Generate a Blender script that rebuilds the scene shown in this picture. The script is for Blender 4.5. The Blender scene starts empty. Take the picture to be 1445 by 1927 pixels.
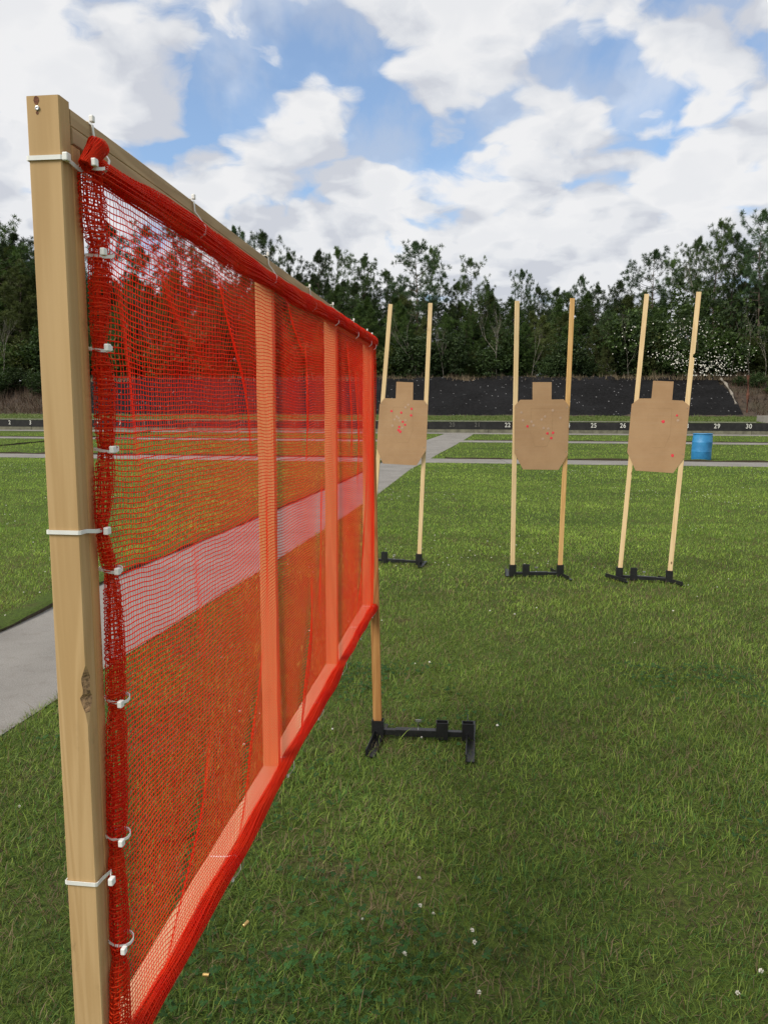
import bpy, bmesh, math, random
import numpy as np
from mathutils import Vector, Matrix, noise as mnoise

# ------------------------------------------------------------------ camera / world / sun / exposure
S = bpy.context.scene
COL = S.collection
F_PX, PITCH, ROLL, EYE = 1430.0, math.radians(7.25), math.radians(0.2), 1.43
fw = np.array([0, math.cos(PITCH), -math.sin(PITCH)]); r0 = np.array([1., 0, 0]); u0 = np.cross(r0, fw)
CR = r0*math.cos(ROLL)+u0*math.sin(ROLL); CU = -r0*math.sin(ROLL)+u0*math.cos(ROLL); CF = fw
CP = np.array([0, 0, EYE])
cam = bpy.data.cameras.new('camera'); camo = bpy.data.objects.new('camera', cam); COL.objects.link(camo)
camo.matrix_world = Matrix(((CR[0], CU[0], -CF[0], 0), (CR[1], CU[1], -CF[1], 0), (CR[2], CU[2], -CF[2], EYE), (0, 0, 0, 1)))
cam.sensor_fit = 'HORIZONTAL'; cam.sensor_width = 36; cam.lens = 36*F_PX/1445; cam.clip_start = .02; cam.clip_end = 3000
S.camera = camo

SUN_AZ = math.radians(236)      # compass style from +Y clockwise: behind the camera, to the left
SUN_EL = math.radians(44)
W = bpy.data.worlds.new('World'); S.world = W; W.use_nodes = True
wt = W.node_tree; wt.nodes.clear()
def N(nt, typ, **kw):
    n = nt.nodes.new(typ)
    for k, v in kw.items():
        if k.startswith('i_'):
            key = k[2:]
            n.inputs[int(key) if key.isdigit() else key.replace('_', ' ')].default_value = v
        else: setattr(n, k, v)
    return n
def lk(nt, a, b): nt.links.new(a, b)
def math_n(nt, op, a, b=None, clamp=False):
    n = nt.nodes.new('ShaderNodeMath'); n.operation = op; n.use_clamp = clamp
    for i, v in enumerate((a, b)):
        if v is None: continue
        if isinstance(v, (int, float)): n.inputs[i].default_value = v
        else: nt.links.new(v, n.inputs[i])
    return n.outputs[0]
def vmath(nt, op, a, b=None):
    n = nt.nodes.new('ShaderNodeVectorMath'); n.operation = op
    for i, v in enumerate((a, b)):
        if v is None: continue
        if isinstance(v, (tuple, list)): n.inputs[i].default_value = v
        elif isinstance(v, (int, float)): n.inputs['Scale'].default_value = v
        else: nt.links.new(v, n.inputs['Scale'] if (op == 'SCALE' and i == 1) else n.inputs[i])
    return n.outputs[0] if op not in ('DOT_PRODUCT', 'LENGTH', 'DISTANCE') else n.outputs['Value']
def mrange(nt, v, a, b, c=0., d=1., typ='SMOOTHSTEP'):
    n = nt.nodes.new('ShaderNodeMapRange'); n.interpolation_type = typ
    nt.links.new(v, n.inputs[0]); n.inputs[1].default_value = a; n.inputs[2].default_value = b
    n.inputs[3].default_value = c; n.inputs[4].default_value = d
    return n.outputs[0]
def build_world():
    nt = wt
    out = N(nt, 'ShaderNodeOutputWorld')
    sky = N(nt, 'ShaderNodeTexSky', sky_type='NISHITA', sun_disc=False, sun_elevation=SUN_EL, sun_rotation=SUN_AZ, dust_density=1.5, ozone_density=1.4)
    tc = N(nt, 'ShaderNodeTexCoord'); sep = N(nt, 'ShaderNodeSeparateXYZ'); lk(nt, tc.outputs['Generated'], sep.inputs[0])
    z = math_n(nt, 'MAXIMUM', sep.outputs[2], 0.0); zz = math_n(nt, 'ADD', z, .30)
    qx = math_n(nt, 'DIVIDE', sep.outputs[0], zz); qy = math_n(nt, 'DIVIDE', sep.outputs[1], zz)
    cmb = N(nt, 'ShaderNodeCombineXYZ'); lk(nt, math_n(nt, 'ADD', qx, CLOUD_SEED), cmb.inputs[0]); lk(nt, qy, cmb.inputs[1]); cmb.inputs[2].default_value = 0
    def fbm(vec, sc, det, ro=.55, two=True):
        n = N(nt, 'ShaderNodeTexNoise', noise_dimensions='2D' if two else '3D', i_Scale=sc, i_Detail=det, i_Roughness=ro); lk(nt, vec, n.inputs['Vector']); return n
    def dens(vec, detail):
        wv = vmath(nt, 'SCALE', vmath(nt, 'SUBTRACT', fbm(vec, 5.5, 3).outputs['Color'], (.5, .5, .5)), .16)
        w = vmath(nt, 'ADD', vec, wv)
        def vor(sc):
            v = N(nt, 'ShaderNodeTexVoronoi', feature='SMOOTH_F1', voronoi_dimensions='2D', i_Scale=sc, i_Smoothness=.35); lk(nt, w, v.inputs['Vector']); return math_n(nt, 'SUBTRACT', .62, v.outputs['Distance'])
        d = math_n(nt, 'MULTIPLY', fbm(vec, 1.7, 4).outputs[0], .44)
        d = math_n(nt, 'ADD', d, math_n(nt, 'MULTIPLY', vor(4.6), .34))
        d = math_n(nt, 'ADD', d, math_n(nt, 'MULTIPLY', vor(10.5), .20))
        return math_n(nt, 'ADD', d, math_n(nt, 'MULTIPLY', fbm(w, 17, detail, .6).outputs[0], .15))
    d0 = dens(cmb.outputs[0], 6)
    up = vmath(nt, 'MULTIPLY', cmb.outputs[0], (.94, .94, 1.0))
    d1 = dens(up, 3)
    # openings in the cloud deck, as directions with ragged edges
    rag = vmath(nt, 'ADD', tc.outputs['Generated'], vmath(nt, 'SCALE', vmath(nt, 'SUBTRACT', fbm(tc.outputs['Generated'], 9, 3, two=False).outputs['Color'], (.5, .5, .5)), .12))
    holes = None
    for (px, py, rad, amp) in CLOUD_HOLES:
        r = CF+CR*(px-722.5)/F_PX-CU*(py-963.5)/F_PX; r = r/np.linalg.norm(r)
        s = vmath(nt, 'DISTANCE', rag, tuple(float(v) for v in r))
        h = mrange(nt, s, 0, rad, amp*.85, 0)
        holes = h if holes is None else math_n(nt, 'ADD', holes, h)
    dh = math_n(nt, 'SUBTRACT', d0, holes)
    cov = mrange(nt, dh, COV0-.055, COV0+.095)
    veil = mrange(nt, fbm(vmath(nt, 'MULTIPLY', cmb.outputs[0], (1.7, .8, 1.0)), 3, 5).outputs[0], .35, .65, .14, .52)
    cov = math_n(nt, 'MULTIPLY', math_n(nt, 'MAXIMUM', cov, veil), .985)
    df = math_n(nt, 'SUBTRACT', d0, d1)
    thick = mrange(nt, dh, COV0+.06, COV0+.26)
    low = mrange(nt, sep.outputs[2], .10, .50, .0, .25)
    sh = mrange(nt, df, -.13, .07, 0, 1, 'LINEAR')
    sh = math_n(nt, 'SUBTRACT', sh, math_n(nt, 'MULTIPLY', thick, .34), True)
    cr = N(nt, 'ShaderNodeValToRGB'); lk(nt, sh, cr.inputs[0])
    e = cr.color_ramp.elements; e[0].position = 0; e[0].color = (.70, .725, .79, 1); e[1].position = .85; e[1].color = (.99, .99, 1.0, 1)
    m = cr.color_ramp.elements.new(.35); m.color = (.84, .86, .90, 1)
    bs = N(nt, 'ShaderNodeBackground', i_Strength=SKY_STR)
    tint = N(nt, 'ShaderNodeMix', data_type='RGBA', blend_type='MULTIPLY'); tint.inputs[0].default_value = 1
    lk(nt, sky.outputs[0], tint.inputs[6]); tint.inputs[7].default_value = (.95, 1.12, 1.22, 1)
    lk(nt, tint.outputs[2], bs.inputs[0])
    bc = N(nt, 'ShaderNodeBackground', i_Strength=CLOUD_STR); lk(nt, cr.outputs[0], bc.inputs[0])
    mx = N(nt, 'ShaderNodeMixShader'); lk(nt, cov, mx.inputs[0]); lk(nt, bs.outputs[0], mx.inputs[1]); lk(nt, bc.outputs[0], mx.inputs[2])
    # below the horizon: dull ground bounce
    bg = N(nt, 'ShaderNodeBackground', i_Strength=1.0); bg.inputs[0].default_value = (.10, .12, .07, 1)
    m2 = N(nt, 'ShaderNodeMixShader'); lk(nt, mrange(nt, sep.outputs[2], -.02, 0.0), m2.inputs[0]); lk(nt, bg.outputs[0], m2.inputs[1]); lk(nt, mx.outputs[0], m2.inputs[2])
    lk(nt, m2.outputs[0], out.inputs[0])
CLOUD_SEED = 9.1; COV0 = .238; SKY_STR = .15; CLOUD_STR = .80
CLOUD_HOLES = [(500, 50, .17, .16), (650, 60, .10, .14), (430, 120, .10, .14), (1105, 120, .07, .16), (50, 315, .06, .14), (470, 235, .10, .07), (700, 215, .07, .10), (745, 265, .06, .10), (1200, 165, .09, .12),
               (1330, 150, .06, .12), (1250, 200, .09, .08), (915, 335, .06, .12), (830, 410, .07, .12), (1430, 130, .08, .08), (15, 130, .07, .08), (1060, 360, .06, .08), (620, 380, .05, .07), (270, 60, .06, .06)]
build_world()
W.cycles.sampling_method = 'AUTOMATIC'
sl = bpy.data.lights.new('sun', 'SUN'); sl.energy = 3.0; sl.angle = math.radians(28); sl.color = (1, .93, .82)
so = bpy.data.objects.new('sun', sl); COL.objects.link(so)
sd = Vector((math.sin(SUN_AZ)*math.cos(SUN_EL), math.cos(SUN_AZ)*math.cos(SUN_EL), math.sin(SUN_EL)))
so.rotation_euler = sd.to_track_quat('Z', 'Y').to_euler()
S.view_settings.view_transform = 'Standard'; S.view_settings.look = 'None'; S.view_settings.exposure = .15; S.view_settings.gamma = 1
S.render.engine = 'CYCLES'
S.cycles.max_bounces = 10; S.cycles.diffuse_bounces = 8; S.cycles.transmission_bounces = 4; S.cycles.transparent_max_bounces = 8

# ------------------------------------------------------------------ survey: photo pixels to real places
random.seed(4); RNG = np.random.default_rng(11)
def ray(x, y): return CF+CR*(x-722.5)/F_PX-CU*(y-963.5)/F_PX
SK = .15      # paths and the number wall run at this skew
def zg(s):    # lawn height as a function of s = Y + SK*X
    s = np.asarray(s, float); k = np.clip((s-23)/19., 0, 1); return .52*k*(.25+.75*k)/1.0
def hit(x, y):
    r = ray(x, y); k = -EYE/r[2] if r[2] < 0 else 60.
    lo, hi = .5, max(2, min(k*1.2, 200)) if k > 0 else 200.
    for _ in range(60):
        m = (lo+hi)/2; P = CP+r*m
        if P[2] > float(zg(P[1]+SK*P[0])): lo = m
        else: hi = m
    return CP+r*lo
def at_y(x, y, Y): r = ray(x, y); return CP+r*(Y/r[1])
def at_s(x, y, s): r = ray(x, y); return CP+r*(s/(r[1]+SK*r[0]))

# ------------------------------------------------------------------ object helpers
def tag(o, label=None, cat=None, group=None, kind=None):
    if label: o['label'] = label
    if cat: o['category'] = cat
    if group: o['group'] = group
    if kind: o['kind'] = kind
    return o
def thing(name, loc, label, cat, group=None, rz=0):
    o = bpy.data.objects.new(name, None); COL.objects.link(o); o.location = loc; o.rotation_euler = (0, 0, rz)
    o.empty_display_size = .1
    return tag(o, label, cat, group)
class MB:
    def __init__(s): s.v = []; s.f = []; s.mi = []; s.cur = 0
    def add(s, vs, fs):
        b = len(s.v); s.v += [tuple(map(float, p)) for p in vs]; s.f += [tuple(b+i for i in f) for f in fs]; s.mi += [s.cur]*len(fs)
    def box(s, c, d, rot=None, bev=0.0):
        bm = bmesh.new(); bmesh.ops.create_cube(bm, size=1)
        for v in bm.verts: v.co = Vector((v.co.x*d[0], v.co.y*d[1], v.co.z*d[2]))
        if bev: bmesh.ops.bevel(bm, geom=bm.edges[:], offset=bev, segments=2, affect='EDGES', profile=.5)
        M = rot if rot is not None else Matrix.Identity(3)
        vs = [M @ v.co+Vector(c) for v in bm.verts]; fs = [[v.index for v in f.verts] for f in bm.faces]
        s.add(vs, fs); bm.free()
    def beam(s, p0, p1, side, w, d, ch=.0015, rings=None, bump=None):
        """chamfered timber from p0 to p1; side = width direction; w across side, d across the other"""
        p0 = Vector(p0); p1 = Vector(p1); ax = (p1-p0).normalized(); sd_ = Vector(side); sd_ = (sd_-ax*sd_.dot(ax)).normalized(); ot = ax.cross(sd_)
        ts = sorted(set([0., 1.]+(rings or [])))
        def ring(t, sc, k):
            a, b = w/2*sc if sc < 1 else w/2, d/2; c = ch
            pts = [(a-c, b), (a, b-c), (a, -b+c), (a-c, -b), (-a+c, -b), (-a, -b+c), (-a, b-c), (-a+c, b)]
            P = p0.lerp(p1, t)
            o = []
            for i, (x, y) in enumerate(pts):
                if bump: x, y = bump(t, i, x, y)
                o.append(P+sd_*x+ot*y)
            return o
        vs = []
        for k, t in enumerate(ts): vs += ring(t, 1, k)
        n = len(ts); fs = [tuple(range(7, -1, -1)), tuple(range((n-1)*8, n*8))]
        for k in range(n-1):
            for i in range(8): j = (i+1) % 8; fs.append((k*8+i, k*8+j, (k+1)*8+j, (k+1)*8+i))
        s.add(vs, fs)
    def tube(s, pts, rad, n=6, cap=True):
        pts = [Vector(p) for p in pts]
        rad = rad if isinstance(rad, (list, tuple)) else [rad]*len(pts)
        vs = []; ref = None
        for i, p in enumerate(pts):
            t = (pts[min(i+1, len(pts)-1)]-pts[max(i-1, 0)]).normalized()
            if ref is None or abs(ref.dot(t)) > .98: ref = Vector((0, 0, 1)) if abs(t.z) < .9 else Vector((1, 0, 0))
            a = t.cross(ref).normalized(); b = t.cross(a); 
            for k in range(n): an = 2*math.pi*k/n; vs.append(p+(a*math.cos(an)+b*math.sin(an))*rad[i])
            ref = b if abs(b.dot(t)) < .9 else ref
        fs = []
        for i in range(len(pts)-1):
            for k in range(n): j = (k+1) % n; fs.append((i*n+k, i*n+j, (i+1)*n+j, (i+1)*n+k))
        if cap: fs += [tuple(range(n-1, -1, -1)), tuple((len(pts)-1)*n+k for k in range(n))]
        s.add(vs, fs)
    def strap(s, pts, wdir, w, th):
        pts = [Vector(p) for p in pts]; wd = Vector(wdir).normalized(); vs = []; n = len(pts)
        for i, p in enumerate(pts):
            t = (pts[min(i+1, n-1)]-pts[max(i-1, 0)]).normalized(); no = t.cross(wd).normalized()
            vs += [p+wd*w/2+no*th/2, p-wd*w/2+no*th/2, p-wd*w/2-no*th/2, p+wd*w/2-no*th/2]
        fs = [(3, 2, 1, 0), tuple((n-1)*4+k for k in range(4))]
        for i in range(n-1):
            for k in range(4): j = (k+1) % 4; fs.append((i*4+k, i*4+j, (i+1)*4+j, (i+1)*4+k))
        s.add(vs, fs)
    def lathe(s, prof, n=24, c=(0, 0, 0), rot=None):
        vs = []; M = rot or Matrix.Identity(3)
        for r, z in prof:
            for k in range(n): a = 2*math.pi*k/n; vs.append(M @ Vector((r*math.cos(a), r*math.sin(a), z))+Vector(c))
        fs = []
        for i in range(len(prof)-1):
            for k in range(n): j = (k+1) % n; fs.append((i*n+k, i*n+j, (i+1)*n+j, (i+1)*n+k))
        if prof[0][0] > 0: fs.append(tuple(range(n-1, -1, -1)))
        if prof[-1][0] > 0: fs.append(tuple((len(prof)-1)*n+k for k in range(n)))
        s.add(vs, fs)
    def build(s, name, mats, parent=None, smooth=False, origin=None):
        me = bpy.data.meshes.new(name)
        off = Vector(origin) if origin is not None else (parent_world(parent) if parent else Vector((0, 0, 0)))
        me.from_pydata([tuple(Vector(v)-off) for v in s.v], [], s.f); me.update()
        mats = mats if isinstance(mats, (list, tuple)) else [mats]
        for m in mats: me.materials.append(m)
        if len(mats) > 1: me.polygons.foreach_set('material_index', s.mi)
        if smooth: me.polygons.foreach_set('use_smooth', [True]*len(me.polygons))
        o = bpy.data.objects.new(name, me); COL.objects.link(o)
        if parent: o.parent = parent
        elif origin is not None: o.location = origin
        return o
def parent_world(p):
    v = Vector((0, 0, 0))
    while p: v += p.location; p = p.parent
    return v
def np_mesh(name, V, Fa, mat, k=3, parent=None, cols=None, smooth=False):
    me = bpy.data.meshes.new(name); V = np.asarray(V, np.float32); Fa = np.asarray(Fa, np.int32)
    if parent: V = V-np.array(parent_world(parent), np.float32)
    me.vertices.add(len(V)); me.vertices.foreach_set('co', V.ravel())
    nl = Fa.size; me.loops.add(nl); me.loops.foreach_set('vertex_index', Fa.ravel())
    me.polygons.add(len(Fa)); me.polygons.foreach_set('loop_start', np.arange(0, nl, k, dtype=np.int32))
    me.update(calc_edges=True)
    if cols is not None:
        a = me.color_attributes.new('tone', 'FLOAT_COLOR', 'POINT'); a.data.foreach_set('color', np.asarray(cols, np.float32).ravel())
    if smooth: me.polygons.foreach_set('use_smooth', np.ones(len(Fa), bool))
    me.materials.append(mat)
    o = bpy.data.objects.new(name, me); COL.objects.link(o)
    if parent: o.parent = parent
    return o

# ------------------------------------------------------------------ materials
def new_mat(name):
    m = bpy.data.materials.new(name); m.use_nodes = True; nt = m.node_tree; nt.nodes.clear()
    out = N(nt, 'ShaderNodeOutputMaterial'); b = N(nt, 'ShaderNodeBsdfPrincipled'); lk(nt, b.outputs[0], out.inputs[0])
    return m, nt, b, out
def coords(nt, scale=(1, 1, 1), rnd=True, kind='Object'):
    tc = N(nt, 'ShaderNodeTexCoord'); mp = N(nt, 'ShaderNodeMapping'); mp.inputs['Scale'].default_value = scale
    lk(nt, tc.outputs[kind], mp.inputs[0])
    if not rnd: return mp.outputs[0]
    oi = N(nt, 'ShaderNodeObjectInfo'); s = math_n(nt, 'MULTIPLY', oi.outputs['Random'], 37.0)
    c = N(nt, 'ShaderNodeCombineXYZ'); lk(nt, s, c.inputs[0]); lk(nt, s, c.inputs[1]); lk(nt, s, c.inputs[2])
    return vmath(nt, 'ADD', mp.outputs[0], c.outputs[0])
def noise_n(nt, vec, sc, det=4, rough=.5, dist=0):
    n = N(nt, 'ShaderNodeTexNoise', i_Scale=sc, i_Detail=det, i_Roughness=rough, i_Distortion=dist); lk(nt, vec, n.inputs['Vector']); return n.outputs[0]
def ramp(nt, v, stops):
    c = N(nt, 'ShaderNodeValToRGB'); lk(nt, v, c.inputs[0]); e = c.color_ramp.elements
    e[0].position, e[0].color = stops[0][0], (*stops[0][1], 1); e[1].position, e[1].color = stops[-1][0], (*stops[-1][1], 1)
    for p, col in stops[1:-1]: q = e.new(p); q.color = (*col, 1)
    return c.outputs[0]
def mixc(nt, f, a, b, mode='MIX'):
    n = N(nt, 'ShaderNodeMix', data_type='RGBA', blend_type=mode)
    for i, v in ((0, f), (6, a), (7, b)):
        if isinstance(v, (int, float)): n.inputs[i].default_value = v
        elif isinstance(v, tuple): n.inputs[i].default_value = (*v, 1)
        else: lk(nt, v, n.inputs[i])
    return n.outputs[2]
def bump(nt, b, h, st=.3, dist=.01):
    n = N(nt, 'ShaderNodeBump', i_Strength=st, i_Distance=dist); lk(nt, h, n.inputs['Height']); lk(nt, n.outputs[0], b.inputs['Normal'])
def wood(name, light, dark, axis='z', knots=.5, ksc=(1, 1)):
    m, nt, b, _ = new_mat(name)
    long = {'z': (1, 1, .045), 'r': (1, .05, 1)}[axis]
    v = coords(nt, long)
    big = noise_n(nt, v, 22, 3, .5, .6)
    w = N(nt, 'ShaderNodeTexNoise', i_Scale=140, i_Detail=3); lk(nt, v, w.inputs['Vector'])
    rings = math_n(nt, 'SINE', math_n(nt, 'MULTIPLY', big, 48)); rings = mrange(nt, rings, -1, 1, 0, 1, 'LINEAR')
    k1 = math_n(nt, 'ADD', math_n(nt, 'MULTIPLY', rings, .35), math_n(nt, 'MULTIPLY', w.outputs[0], .65))
    col = mixc(nt, mrange(nt, k1, .25, .8), dark, light)
    # patches of tone along the board
    v2 = coords(nt, (1, 1, .25) if axis == 'z' else (1, .25, 1)); pt = noise_n(nt, v2, 7, 3, .5)
    col = mixc(nt, mrange(nt, pt, .35, .75, 0, .35), col, tuple(c*.74 for c in light))
    # handling marks
    v4 = coords(nt, (1, 1, .5) if axis == 'z' else (1, .5, 1)); gm = noise_n(nt, v4, 26, 5, .7); gs = noise_n(nt, v4, 3.5, 2)
    col = mixc(nt, math_n(nt, 'MULTIPLY', mrange(nt, gm, .58, .72, 0, .5), mrange(nt, gs, .48, .62)), col, tuple(c*.45 for c in dark))
    # knots
    v3 = coords(nt, (1, 1, .55) if axis == 'z' else (1, .55, 1)); vo = N(nt, 'ShaderNodeTexVoronoi', i_Scale=9.0); lk(nt, v3, vo.inputs['Vector'])
    kn = mrange(nt, vo.outputs['Distance'], .05, .10, knots, 0); 
    sel = mrange(nt, noise_n(nt, v3, 3.1, 1), .5 if knots < .85 else .40, .56 if knots < .85 else .46)
    col = mixc(nt, math_n(nt, 'MULTIPLY', kn, sel), col, (.10, .045, .015))
    lk(nt, col, b.inputs['Base Color']); b.inputs['Roughness'].default_value = .75; b.inputs['Specular IOR Level'].default_value = .25
    bump(nt, b, k1, .25, .001)
    return m
def plain(name, col, rough=.6, var=.15, sc=20, metallic=0, bmp=0, coat=0):
    m, nt, b, _ = new_mat(name); v = coords(nt); n = noise_n(nt, v, sc, 5, .6)
    lk(nt, mixc(nt, mrange(nt, n, .3, .7), tuple(c*(1-var) for c in col), tuple(min(1, c*(1+var)) for c in col)), b.inputs['Base Color'])
    b.inputs['Roughness'].default_value = rough; b.inputs['Metallic'].default_value = metallic
    if bmp: bump(nt, b, n, bmp, .003)
    return m
M = {}
M['post_wood'] = wood('post_wood', (.55, .37, .18), (.465, .30, .135), 'z', .5)
M['stud_wood'] = wood('stud_wood', (.64, .38, .16), (.54, .31, .12), 'z', .8)
M['leg_wood'] = wood('leg_wood', (.48, .25, .085), (.33, .15, .045), 'z', .6)
M['rail_wood'] = wood('rail_wood', (.50, .36, .20), (.38, .26, .135), 'r', .5)
M['bottom_rail_wood'] = wood('bottom_rail_wood', (.60, .40, .24), (.52, .33, .18), 'r', .4)
M['stick_pale'] = wood('stick_pale', (.80, .60, .34), (.70, .49, .25), 'z', .9)
M['stick_amber'] = wood('stick_amber', (.74, .46, .19), (.60, .34, .12), 'z', .9)
M['black_metal'] = plain('black_metal', (.012, .012, .013), .38, .3, 30)
M['zinc'] = plain('zinc', (.45, .45, .44), .35, .1, 40, .9)
M['brass'] = plain('brass', (.62, .42, .16), .35, .1, 40, .9)
M['nylon'] = plain('nylon', (.78, .78, .74), .4, .05, 30)
M['paster_red'] = plain('paster_red', (.75, .035, .06), .6, .12, 60)
M['paster_pale'] = plain('paster_pale', (.46, .31, .215), .8, .1, 60)
M['white_paint'] = plain('white_paint', (.62, .62, .56), .7, .2, 25)
M['faded_paint'] = plain('faded_paint', (.10, .10, .085), .8, .3, 12)
M['soil'] = plain('soil', (.06, .045, .028), .95, .4, 30, bmp=.6)
def mk_net():
    m = bpy.data.materials.new('net_plastic'); m.use_nodes = True; nt = m.node_tree; nt.nodes.clear(); out = N(nt, 'ShaderNodeOutputMaterial')
    v = coords(nt); n = noise_n(nt, v, 9, 3)
    col = mixc(nt, mrange(nt, n, .3, .7), (.95, .048, .016), (.98, .098, .019))
    p = N(nt, 'ShaderNodeBsdfPrincipled', i_Roughness=.5); lk(nt, col, p.inputs['Base Color']); p.inputs['Specular IOR Level'].default_value = .3
    t = N(nt, 'ShaderNodeBsdfTranslucent'); lk(nt, mixc(nt, .5, col, (1.0, .12, .03)), t.inputs[0])
    mx = N(nt, 'ShaderNodeMixShader', i_0=.6); lk(nt, p.outputs[0], mx.inputs[1]); lk(nt, t.outputs[0], mx.inputs[2]); lk(nt, mx.outputs[0], out.inputs[0])
    return m
M['net'] = mk_net()
def mk_leafy(name, use_tone=True, cols=((.04, .075, .02), (.075, .13, .03)), trans=.35, rnd=.5, rough=.55):
    m = bpy.data.materials.new(name); m.use_nodes = True; nt = m.node_tree; nt.nodes.clear(); out = N(nt, 'ShaderNodeOutputMaterial')
    if use_tone:
        a = N(nt, 'ShaderNodeAttribute', attribute_name='tone'); col = a.outputs['Color']
    else:
        v = coords(nt); n = noise_n(nt, v, .9, 3); col = mixc(nt, mrange(nt, n, .35, .65), *cols)
    oi = N(nt, 'ShaderNodeObjectInfo'); f = mrange(nt, oi.outputs['Random'], 0, 1, 1-rnd*.5, 1+rnd*.5, 'LINEAR')
    col = vmath(nt, 'SCALE', col, f)
    p = N(nt, 'ShaderNodeBsdfPrincipled', i_Roughness=rough); lk(nt, col, p.inputs['Base Color']); p.inputs['Specular IOR Level'].default_value = .25
    t = N(nt, 'ShaderNodeBsdfTranslucent'); lk(nt, vmath(nt, 'MULTIPLY', col, (1.15, 1.2, .6)), t.inputs[0])
    mx = N(nt, 'ShaderNodeMixShader', i_0=trans); lk(nt, p.outputs[0], mx.inputs[1]); lk(nt, t.outputs[0], mx.inputs[2]); lk(nt, mx.outputs[0], out.inputs[0])
    return m
M['grass'] = mk_leafy('grass_blades', rnd=0, trans=.35)
M['needles'] = mk_leafy('needles', rnd=.7, trans=.25)
M['flower'] = plain('flower', (.66, .64, .56), .7, .08, 30)
M['bark'] = plain('bark', (.10, .075, .055), .9, .35, 6)
M['pale_bark'] = plain('pale_bark', (.24, .215, .18), .9, .3, 4)
def mk_ground():
    m, nt, b, _ = new_mat('lawn_ground'); v = coords(nt, rnd=False)
    n1 = noise_n(nt, v, .35, 4); n2 = noise_n(nt, v, 3.0, 5, .65); n3 = noise_n(nt, v, 45, 4, .7)
    c1 = mixc(nt, mrange(nt, n1, .35, .65), (.065, .105, .020), (.105, .155, .026))
    c2 = mixc(nt, mrange(nt, n2, .52, .75, 0, .7), c1, (.115, .08, .045))
    c3 = mixc(nt, mrange(nt, n3, .35, .7, .0, .75), c2, (.030, .035, .014))
    # brown thatch and darker flecks mixed in by noise
    lk(nt, c3, b.inputs['Base Color']); b.inputs['Roughness'].default_value = .95; b.inputs['Specular IOR Level'].default_value = .1
    bump(nt, b, n3, .8, .03); return m
M['lawn'] = mk_ground()
def mk_concrete():
    m, nt, b, _ = new_mat('concrete'); v = coords(nt, rnd=False)
    n1 = noise_n(nt, v, 1.2, 5, .6); n2 = noise_n(nt, v, 160, 3, .7); n3 = noise_n(nt, v, 14, 4, .6)
    c = mixc(nt, mrange(nt, n1, .3, .7), (.155, .142, .125), (.225, .21, .188))
    c = mixc(nt, mrange(nt, n2, .45, .68, 0, .65), c, (.35, .34, .32)); c = mixc(nt, mrange(nt, n2, .28, .42, .8, 0), c, (.08, .072, .065))
    c = mixc(nt, mrange(nt, n3, .5, .75, 0, .45), c, (.15, .13, .11))
    lk(nt, c, b.inputs['Base Color']); b.inputs['Roughness'].default_value = .85; bump(nt, b, n2, .4, .002); return m
M['concrete'] = mk_concrete()
def mk_berm():
    m, nt, b, _ = new_mat('berm_rubber'); v = coords(nt, rnd=False)
    n = noise_n(nt, v, 5, 6, .75); n2 = noise_n(nt, v, .5, 3)
    c = mixc(nt, mrange(nt, n, .3, .7), (.0045, .0044, .0046), (.0135, .0132, .014))
    c = mixc(nt, mrange(nt, n2, .4, .7, 0, .4), c, (.021, .021, .023))
    vo = N(nt, 'ShaderNodeTexVoronoi', i_Scale=3.2); lk(nt, v, vo.inputs['Vector'])
    sp = mrange(nt, vo.outputs['Distance'], .10, .17, 1, 0); sel = mrange(nt, noise_n(nt, v, .8, 3), .44, .6)
    sv = N(nt, 'ShaderNodeSeparateColor'); lk(nt, vo.outputs['Color'], sv.inputs[0]); sp = math_n(nt, 'MULTIPLY', sp, mrange(nt, sv.outputs[0], .45, .5))
    c = mixc(nt, math_n(nt, 'MULTIPLY', sp, mrange(nt, noise_n(nt, v, .8, 3), .3, .65, .2, .8)), c, (.42, .42, .42))
    b.inputs['Specular IOR Level'].default_value = .15
    lk(nt, c, b.inputs['Base Color']); b.inputs['Roughness'].default_value = .95; bump(nt, b, n, .8, .15); return m
M['berm'] = mk_berm()
def mk_bank():
    m, nt, b, _ = new_mat('leaf_litter'); v = coords(nt, rnd=False); n = noise_n(nt, v, 3, 6, .7); n2 = noise_n(nt, v, .4, 3)
    c = mixc(nt, mrange(nt, n, .3, .7), (.025, .017, .011), (.085, .058, .038)); c = mixc(nt, mrange(nt, n2, .45, .6, 0, .5), c, (.05, .045, .02))
    lk(nt, c, b.inputs['Base Color']); b.inputs['Roughness'].default_value = .95; bump(nt, b, n, .8, .15); return m
M['bank'] = mk_bank()
def mk_card():
    m, nt, b, _ = new_mat('cardboard'); v = coords(nt); n = noise_n(nt, v, 5, 5, .6); n2 = noise_n(nt, v, 300, 2)
    tc = N(nt, 'ShaderNodeTexCoord'); sp = N(nt, 'ShaderNodeSeparateXYZ'); lk(nt, tc.outputs['Object'], sp.inputs[0])
    fl = math_n(nt, 'SINE', math_n(nt, 'MULTIPLY', sp.outputs[2], 2*math.pi/.0085)); h = noise_n(nt, coords(nt, (1, 1, 30)), 2, 3)
    c = mixc(nt, mrange(nt, n, .3, .7), (.39, .23, .115), (.45, .275, .142)); c = mixc(nt, mrange(nt, fl, -1, 1, 0, .10), c, (.26, .16, .09))
    c = mixc(nt, mrange(nt, h, .45, .7, 0, .25), c, (.44, .29, .17)); c = mixc(nt, mrange(nt, n2, .5, .7, 0, .3), c, (.29, .19, .10))
    lk(nt, c, b.inputs['Base Color']); b.inputs['Roughness'].default_value = .85; bump(nt, b, fl, .12, .0006); return m
M['card'] = mk_card()
M['score'] = plain('score', (.35, .21, .108), .9, .1, 80)
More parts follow.
